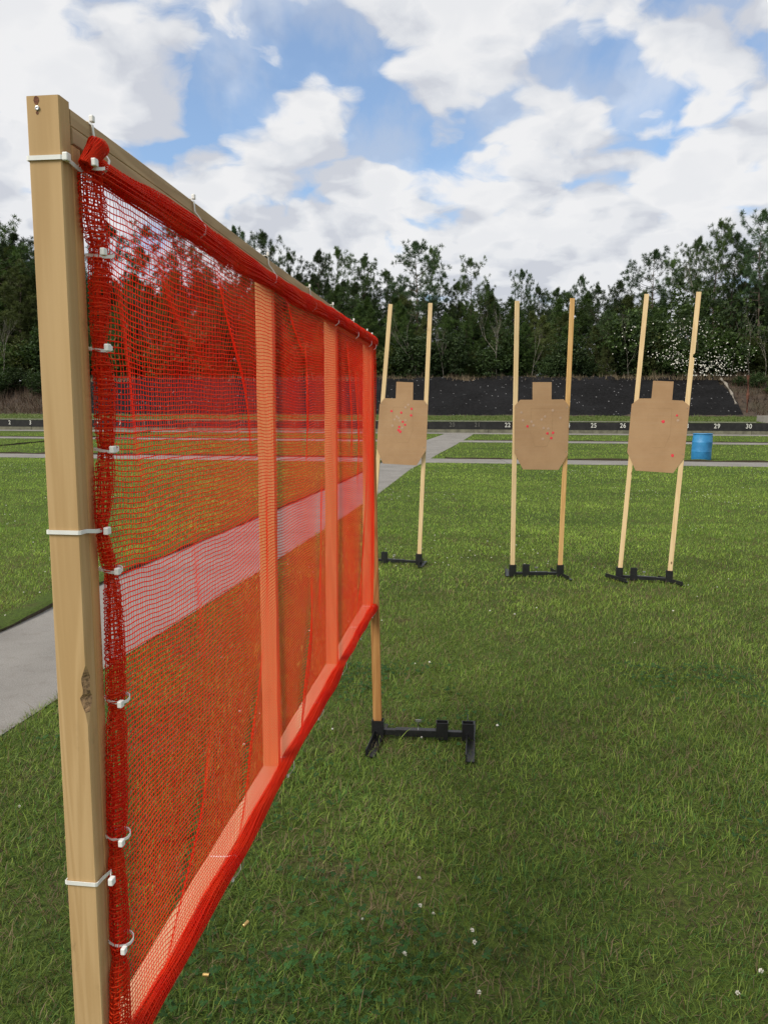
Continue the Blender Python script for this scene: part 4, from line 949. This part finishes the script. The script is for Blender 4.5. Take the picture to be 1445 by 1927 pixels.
def make_pine(H, crown0, width, nb_, dense, seed, cA, cB, tsize=.30, bark='bark'):
    rg = np.random.default_rng(seed); m = MB(); bend = rg.uniform(-.25, .25, 2)
    def trunk(z): u = z/H; return np.array([bend[0]*math.sin(u*3)+.15*math.sin(u*7+seed), bend[1]*math.sin(u*2.5), z])
    zs = np.linspace(-.6, H, 14); m.tube([trunk(z) for z in zs], [max(.015, .16*(H/12)*(1-max(z, 0)/H)**.8) for z in zs], 7, False)
    cen = []; dr = []; 
    for i in range(nb_):
        u = crown0+(1-crown0)*((i+rg.uniform(0, 1))/nb_); z = H*u; v = (u-crown0)/(1-crown0)
        prof = (.45+.75*math.sin(min(1, v*1.25+.12)*math.pi*.78)) if not dense else (.55+.6*(1-v)**.7+.15*math.sin(v*9+seed)); prof *= (1-v**5)
        Lb = width*prof*rg.uniform(.45, 1.2)*(1 if v < .9 else .5); az = rg.uniform(0, 6.283); up = rg.uniform(.05, .45)+.6*v; p0 = trunk(z); d_ = np.array([math.cos(az), math.sin(az), 0])
        pts = [p0+d_*Lb*q+np.array([0, 0, Lb*(up*q*q+.10*q)]) for q in (0, .35, .7, 1)]
        m.tube(pts, [.035*(1-v*.6)+.008, .022, .013, .006], 4, False)
        nt_ = int((12 if dense else 11)*max(.4, Lb/width))+2
        for j in range(nt_):
            q = rg.uniform(.30 if dense else .45, 1.0)**.8; a = p0+d_*Lb*q+np.array([0, 0, Lb*(up*q*q+.1*q)]); sp = (.16+.22*Lb)*(1.2-q*.5); c = a+rg.normal(size=3)*np.array([sp, sp, sp*.6])*.6
            if not dense and j % 2: m.tube([a, c], [.008, .004], 3, False)
            cen.append(c); dr.append((c-a)*.8+d_*.3+np.array([0, 0, .45]))
        cen.append(pts[-1]); dr.append(d_*.5+np.array([0, 0, .8]))
    for k_ in range(5): cen.append(trunk(H)+rg.normal(size=3)*.12+np.array([0, 0, .05-.2*k_*.3])); dr.append(np.array([rg.normal()*.4, rg.normal()*.4, 1.2]))
    cen = np.array(cen); dr = np.array(dr); mixv = rg.uniform(0, 1, (len(cen), 1)); cl = np.array(cA)+(np.array(cB)-np.array(cA))*mixv
    V, T, C = tufts_mesh(cen, dr, np.full(len(cen), tsize), 34 if dense else 32, cl, wr=.036, spread=.85, rg=rg)
    return m, V, T, C
def make_broad(H, width, nclump, seed, cA, cB, leaf=.13, trunk=True, low=.05, flowers=0):
    rg = np.random.default_rng(seed); m = MB()
    for k_ in range(4):
        az = k_*1.6+rg.uniform(0, 1); d_ = np.array([math.cos(az), math.sin(az), 0]); m.tube([np.array([0, 0, -.4]), d_*width*.15+np.array([0, 0, H*.3]), d_*width*.45+np.array([0, 0, H*.75])], [.07, .05, .015], 5, False)
    c = rg.normal(size=(nclump, 3)); c /= np.linalg.norm(c, axis=1)[:, None]; r = rg.uniform(.35, 1, (nclump, 1))**.5; c = c*r*np.array([width, width, H*.5])*(1+.25*np.sin(c[:, :1]*5+c[:, 2:]*7+seed)); c[:, 2] += H*(.5+low)
    dr = c-np.array([0, 0, H*.4]); dr /= np.linalg.norm(dr, axis=1)[:, None]; mixv = rg.uniform(0, 1, (nclump, 1)); cl = np.array(cA)+(np.array(cB)-np.array(cA))*mixv
    cc = np.repeat(c, 3, 0)+rg.normal(size=(nclump*3, 3))*.18; V, T, C = tufts_mesh(cc, np.repeat(dr, 3, 0)*.7, np.full(len(cc), leaf), 5, np.repeat(cl, 3, 0), wr=.26, spread=1.0, rg=rg)
    return m, V, T, C
def bare(H, seed, spread=.5, depth=4):
    rg = random.Random(seed); m = MB()
    def br(p, d, L, r, lv):
        n = 4; pts = [p]; dd = Vector(d)
        for k_ in range(n): dd = (dd+Vector((rg.gauss(0, .10), rg.gauss(0, .10), .04))).normalized(); pts.append(pts[-1]+dd*L/n)
        m.tube(pts, [r*(1-.5*k_/n) for k_ in range(n+1)], 5 if lv < 2 else 3, False)
        if lv < depth:
            for _ in range(rg.choice((2, 3, 3))):
                q = rg.randint(2, n); nd = (dd+Vector((rg.gauss(0, spread), rg.gauss(0, spread), rg.uniform(.0, .5)))).normalized(); br(pts[q], nd, L*rg.uniform(.5, .8), r*.55, lv+1)
    br(Vector((0, 0, -.3)), (rg.uniform(-.1, .1), 0, 1), H*.42, .06, 0); return m
PG = ((.044, .082, .024), (.086, .138, .036)); DG = ((.036, .062, .025), (.064, .100, .034)); YG = ((.078, .104, .034), (.125, .150, .048)); OG = ((.042, .080, .042), (.078, .130, .058))
protos = {}
def reg(kind, H, data, bark):
    m, V, T, C = data; r = bpy.data.objects.new('pine_tree' if 'pine' in kind else ('flowering_shrub' if kind == 'flowering' else 'leafy_tree'), None); 
    root_off = None
    me_o = MB(); me_o.v, me_o.f, me_o.mi = m.v, m.f, m.mi
    protos.setdefault(kind, []).append((H, me_o, V, T, C, bark, r))
    bpy.data.objects.remove(r)
for sd_ in range(4): reg('open_pine', 12, make_pine(12, .45, 2.3, 34, False, 20+sd_, *(OG if sd_ % 2 else PG), tsize=.32), 'bark')
for sd_ in range(3): reg('bushy_pine', 12, make_pine(12, .30, 2.3, 60, False, 40+sd_, *DG, tsize=.31), 'bark')
for sd_ in range(3): reg('dense_pine', 10, make_pine(10, .03, 2.0, 95, True, 60+sd_, *(PG if sd_ != 1 else YG), tsize=.29), 'bark')
for sd_ in range(3): reg('leafy', 5, make_broad(5, 1.9, 420, 80+sd_, *(DG, PG, YG)[sd_], leaf=.26), 'bark')
made = {}
def plant(kind, i, px, s, top_px=None, H=None, label=None, cat='tree', group=None, name='pine_tree', wide=1.0, z0=None, rz=None):
    H0, mb_, V, T, C, bark, _ = protos[kind][i % len(protos[kind])]
    P = at_s(px, 700, s); X, Yq = P[0], P[1]; zb_ = float(np.interp(s, sb, zb)) if z0 is None else z0
    if top_px is not None: H = at_s(px, top_px, s)[2]-zb_
    o = bpy.data.objects.new(name, None); COL.objects.link(o); o.location = (X, Yq, zb_-.1); sc = H/H0; w_ = sc*wide; o.scale = (w_, w_, sc); o.rotation_euler = (0, 0, random.uniform(0, 6.28) if rz is None else rz)
    tag(o, label, cat, group); key = (kind, i % len(protos[kind]))
    if key not in made:
        me = bpy.data.meshes.new('trunk'); me.from_pydata([tuple(v) for v in mb_.v], [], mb_.f); me.materials.append(M[bark]); cr_ = np_mesh('crown', V, T, M['needles'], 3, cols=C); made[key] = (me, cr_.data); bpy.data.objects.remove(cr_)
    tr = bpy.data.objects.new('trunk', made[key][0]); cr2 = bpy.data.objects.new('crown', made[key][1])
    for q in (tr, cr2): COL.objects.link(q); q.parent = o
    return o
G1, G2, G3, G4 = 'pines standing clear of the tree line', 'tree line behind the berm', 'young evergreens along the top of the berm', 'undergrowth bushes behind the berm'
sky = [  # px, top y, s, kind, i, width, label
    (10, 415, 64, 'open_pine', 0, 1.1, 'dark pine at the left border, its open crown above the trees near it'), (42, 440, 66, 'bushy_pine', 1, 1.0, 'dark rounded pine between the left border and the near post'),
    (100, 455, 63, 'bushy_pine', 2, 1.0, 'dark pine mostly hidden behind the near timber post'), (215, 425, 68, 'open_pine', 1, .9, 'open pine seen through the near top corner of the net'), (285, 432, 66, 'open_pine', 2, .9, 'first thin pine right of the net corner, seen through mesh'),
    (345, 418, 70, 'bushy_pine', 0, .8, 'pine behind the net under the second top zip tie'), (410, 440, 68, 'open_pine', 3, .9, 'pine behind the net, left of the first inner stud'), (447, 428, 74, 'open_pine', 1, .6, 'small crown tip peeking over the top rail of the screen'),
    (497, 438, 69, 'bushy_pine', 1, .75, 'grey green pine rising right above the third top zip tie'), (545, 478, 70, 'open_pine', 2, .6, 'slender pine above the sloping rail, left of the darker clump'), (603, 472, 70, 'bushy_pine', 0, .8, 'bluish pine with a rounded head above the far half of the rail'),
    (636, 470, 73, 'open_pine', 0, .7, 'open topped pine between the bluish pine and the dark clump'), (684, 482, 66, 'bushy_pine', 2, .9, 'dark clump topped pine left of the first target stick'), (726, 510, 68, 'bushy_pine', 1, .8, 'dark pine whose crown is right behind the leftmost stick top'),
    (780, 455, 63, 'open_pine', 3, 1.0, 'tall pine rising between the two sticks of the left target'), (808, 468, 66, 'open_pine', 0, .6, 'thin spire just right of the tall pine behind the left target'), (882, 490, 64, 'open_pine', 2, .75, 'pointed pine halfway between left and middle targets'),
    (860, 530, 66, 'bushy_pine', 0, .8, 'low dark pine left of the pointed pine'), (912, 535, 70, 'bushy_pine', 2, .8, 'dark pine right of the pointed pine'), (978, 508, 72, 'open_pine', 1, .6, 'umbrella headed pine above the left stick of the middle target'),
    (1008, 540, 68, 'bushy_pine', 1, .8, 'dark pine between the two sticks of the middle target, left half'), (1045, 542, 70, 'bushy_pine', 0, .8, 'dark pine between the two sticks of the middle target, right half'), (1088, 520, 73, 'open_pine', 3, .6, 'ragged pine just right of the middle target'),
    (1120, 537, 69, 'bushy_pine', 2, .8, 'dark bushy pine in the gap between middle and right targets'), (1160, 530, 66, 'bushy_pine', 1, .8, 'dark pine left of the sparse one behind the right target'), (1222, 472, 67, 'open_pine', 1, .95, 'sparse grey pine rising above the left stick of the right target'),
    (1258, 490, 70, 'open_pine', 2, .8, 'second sparse pine, between the right target sticks'), (1303, 448, 65, 'bushy_pine', 0, .75, 'rounded pine head above the right stick of the right target'), (1340, 418, 62, 'open_pine', 0, .75, 'tall spiky pine right of the last target stick'),
    (1372, 440, 63, 'open_pine', 3, .8, 'open pine between the two tallest pines at right'), (1421, 398, 61, 'open_pine', 1, .85, 'tallest pine, near the right border'), (1455, 430, 63, 'bushy_pine', 2, .8, 'dark pine cut by the right border'),
    (1395, 470, 66, 'bushy_pine', 1, .7, 'lower dark pine behind the tallest two at right')]
for (px, ty, s, kd, i, w_, lab) in sky: plant(kd, i, px, s, ty, label=lab, group=G1, wide=w_)
# closed wall of evergreens below the skyline
px = -150; k_ = 0
rr = random.Random(9)
while px < 1600:
    base_top = float(np.interp(px, [-150, 60, 200, 450, 600, 700, 760, 850, 950, 1150, 1250, 1350, 1450, 1600], [455, 470, 520, 520, 525, 535, 545, 560, 565, 560, 560, 545, 500, 480]))
    for (ds, dty) in ((0, 30), (5, 8), (11, 0)):
        s = 60.8+ds+rr.uniform(-1, 1); kd = 'dense_pine' if rr.random() < (.85 if ds < 6 else .5) else 'bushy_pine'
        if px > 1230 and ds < 5: ty_ = 640+rr.uniform(-20, 20)
        else: ty_ = base_top+dty+rr.uniform(-14, 22)
        plant(kd, rr.randint(0, 5), px+rr.uniform(-18, 18), s, ty_, label='dark evergreen in the closed tree line behind the berm, below the skyline crowns', group=G2, wide=rr.uniform(1.0, 1.4))
    px += 37; k_ += 1
px = -120
while px < 1560:
    s = 59.4+rr.uniform(-.4, .8); kd = rr.choice(('leafy', 'leafy', 'dense_pine')); ty_ = rr.uniform(622, 672)
    plant(kd, rr.randint(0, 5), px, s, ty_, label='low leafy bush at the foot of the tree line along the berm top', group=G4, name='leafy_tree', wide=rr.uniform(.9, 1.5)); px += 36
for (bx, ty_, s_, lab) in ((-60, 690, 55.5, 'shaggy bush on the left bank by the border'), (-15, 700, 54.5, 'low bush on the left bank amid dead weeds'), (30, 692, 56, 'dark bush on the left bank just left of the near post'), (75, 700, 55, 'bush on the left bank behind the near post'),
        (1392, 706, 57, 'small bush behind the pale pipe at the end of the berm'), (1425, 700, 56.5, 'dark bush right of the brown post'), (1462, 715, 55.0, 'bush on the right bank at the border')):
    plant('leafy', abs(int(bx)) % 3, bx, s_, ty_, label=lab, cat='bush', group='bushes on the banks', name='leafy_bush', wide=1.6)
# pale bare trees
def bare_tree(px, py0, s, ty, seed, lab, spread=.35, wide=1.0):
    m = bare(8, seed, spread); P = at_s(px, py0, s); zt = at_s(px, ty, s)[2]; zb_ = P[2]
    hmax = max(v[2] for v in m.v); sc = (zt-zb_)/hmax; o = bpy.data.objects.new('bare_tree', None); COL.objects.link(o); o.location = tuple(P); o.scale = (sc*wide, sc*wide, sc)
    me = bpy.data.meshes.new('trunk'); me.from_pydata(m.v, [], m.f); me.materials.append(M['pale_bark']); q = bpy.data.objects.new('trunk', me); COL.objects.link(q); q.parent = o; tag(o, lab, 'tree', 'bare trees in front of the pines')
bare_tree(1410, 712, 57.6, 570, 3, 'pale bare forked tree at the far right in front of the pines', .30, .8); bare_tree(1374, 712, 57.8, 600, 5, 'thin bare tree just left of the forked bare tree', .25, .6); bare_tree(1440, 712, 57.6, 600, 8, 'bare tree with spreading twigs at the right border', .4, .8)
bare_tree(785, 708, 58.2, 560, 11, 'pale bare sapling standing behind the head of the left target', .30, .8); bare_tree(935, 708, 58.3, 565, 14, 'pale bare tree midway between left and middle targets', .35, .9); bare_tree(835, 708, 58.3, 610, 16, 'small bare sapling right of the left target', .3, .8)
bare_tree(1182, 708, 58.2, 585, 21, 'bare sapling behind the left stick of the right target', .35, .9); bare_tree(1000, 708, 58.3, 600, 25, 'bare sapling showing between the sticks of the middle target', .3, .8); bare_tree(300, 708, 58.3, 540, 30, 'bare sapling seen through the net left of the first inner stud', .3, .9)
bare_tree(14, 740, 55.5, 590, 33, 'thin bare sapling left of the near post', .3, .8); bare_tree(1300, 590, 61.5, 480, 41, 'bare crown behind the white flowering shrub', .5, 1.2)
# white flowering shrub
def flowering(px, s, w, h, zc_px, nfl, lab, seed, cA=DG[0], cB=PG[1]):
    rg = np.random.default_rng(seed); mm, V, T, C = make_broad(h, w, 380, seed, cA, cB, leaf=.24); P = at_s(px, zc_px, s); o = thing('flowering_shrub', (P[0], P[1], P[2]), lab, 'shrub', 'shrubs in white bloom')
    me = bpy.data.meshes.new('stem'); me.from_pydata([tuple(v) for v in mm.v], [], mm.f); me.materials.append(M['bark']); q = bpy.data.objects.new('stem', me); COL.objects.link(q); q.parent = o
    f = np_mesh('foliage', V, T, M['needles'], 3, cols=C); f.parent = o
    return o, rg
def blossoms(o, pts, rg):
    c = np.array(pts); n = len(c); d = rg.normal(size=(n, 3))+np.array([0, -1.5, .3]); d /= np.linalg.norm(d, axis=1)[:, None]; a = np.cross(d, rg.normal(size=(n, 3))); a /= np.linalg.norm(a, axis=1)[:, None]; b = np.cross(d, a)
    V = []; Fs = []
    for i in range(n):
        k0 = len(V); r = rg.uniform(.028, .058)
        V.append(c[i]+d[i]*r*.3)
        for j in range(6): V.append(c[i]+(a[i]*math.cos(j*1.047)+b[i]*math.sin(j*1.047))*r*(1 if j % 2 else .8))
        for j in range(6): Fs.append((k0, k0+1+j, k0+1+(j+1) % 6))
    q = np_mesh('blossom', V, Fs, M['flower'], 3, parent=o); q['kind'] = 'stuff'
sh, rgf = flowering(1315, 59.0, 3.6, 6.2, 712, 0, 'large shrub covered in white blossom behind the right end of the berm', 91)
def pxcloud(cx, cy, sx, sy, n, s0, s1, tilt=0):
    o = []
    for _ in range(n): a = rgf.normal(); b = rgf.normal(); x = cx+a*sx; y = cy+b*sy+tilt*a*sx; o.append(at_s(x, min(y, 706), rgf.uniform(s0, s1)))
    return o
pts = pxcloud(1345, 690, 28, 12, 190, 55.9, 57.4)+pxcloud(1290, 685, 26, 9, 105, 55.9, 57.4, .15)+pxcloud(1262, 668, 16, 5, 60, 56.2, 57.4)+pxcloud(1285, 622, 20, 14, 80, 56, 57.6, -.3)+pxcloud(1325, 625, 26, 16, 60, 56, 57.6, .2)+pxcloud(1266, 650, 6, 8, 30, 56, 57.4)+pxcloud(1375, 665, 25, 14, 60, 56, 57.4)
blossoms(sh, pts, rgf)
sh2, _ = flowering(1182, 59.3, 1.6, 3.5, 690, 0, 'small shrub with a few white blossoms behind the left stick of the right target', 95); blossoms(sh2, pxcloud(1180, 625, 16, 8, 14, 57, 58)+pxcloud(1165, 650, 8, 5, 5, 57, 58)+pxcloud(1205, 655, 22, 14, 6, 57, 58), rgf)
# dry grass along the berm top and on the left bank; turf on the strip above the wall
def dry_field(name, pts, ln, wd_, cA, cB, lab):
    n = len(pts); P = np.array(pts); hv = 1+.9*vnoise(P[:, 0], P[:, 1], 1.7, 3)+.5*vnoise(P[:, 0], P[:, 1], 5., 8); h = RNG.uniform(0, 6.28, n); L = ln*RNG.uniform(.3, 1.3, n)*np.clip(hv, .15, 2); le = RNG.uniform(0, 1.1, n); dx, dy = np.cos(h)*np.sin(le), np.sin(h)*np.sin(le); w = wd_*RNG.uniform(.6, 1.4, n)
    tip = P+np.stack([dx*L, dy*L, np.cos(le)*L], 1); V = np.stack([P-np.stack([w, 0*w, 0*w], 1)*.5, P+np.stack([w, 0*w, 0*w], 1)*.5, tip], 1).reshape(-1, 3)
    C = np.array(cA)+(np.array(cB)-np.array(cA))*RNG.uniform(0, 1, (n, 1)); C = np.concatenate([np.repeat(C, 3, 0), np.ones((3*n, 1))], 1); tag(np_mesh(name, V, np.arange(3*n).reshape(-1, 3), M['dry'], 3, cols=C), lab, 'grass', kind='stuff')
pts = []
for _ in range(9000):
    X = random.uniform(txL-1, txR+4); s = random.gauss(58.0, .35)
    pts.append((X, s-SK*X, 4.12-.15))
dry_field('dry_grass', pts, .42, .05, (.10, .075, .045), (.30, .23, .15), 'band of dry straw grass along the top of the berm')
pts = []
for _ in range(9000):
    X = random.uniform(-42, bxL+1); s = random.uniform(50.6, 57); pts.append((X, s-SK*X, float(np.interp(s, sb, zb))-.05))
for _ in range(2200):
    X = random.uniform(bxR+.8, bxR+14); s = random.uniform(51, 58); pts.append((X, s-SK*X, float(np.interp(s, sb, zb))-.05))
dry_field('dead_brush', pts, .70, .035, (.03, .018, .012), (.13, .085, .055), 'dead brown weeds on the banks either side of the berm')
pts = []
for _ in range(26000):
    X = random.uniform(-36, 34); s = random.uniform(42.35, 50.9); pts.append((X, s-SK*X, float(np.interp(s, [42.28, 46, 50.6, 53], [1.09, 1.22, 1.42, 1.44]))))
dry_field('strip_grass', pts, .10, .05, (.09, .15, .03), (.17, .19, .07), 'short green grass strip above the number wall')
print('objects', len(bpy.data.objects), 'polys', sum(len(m.polygons) for m in bpy.data.meshes))
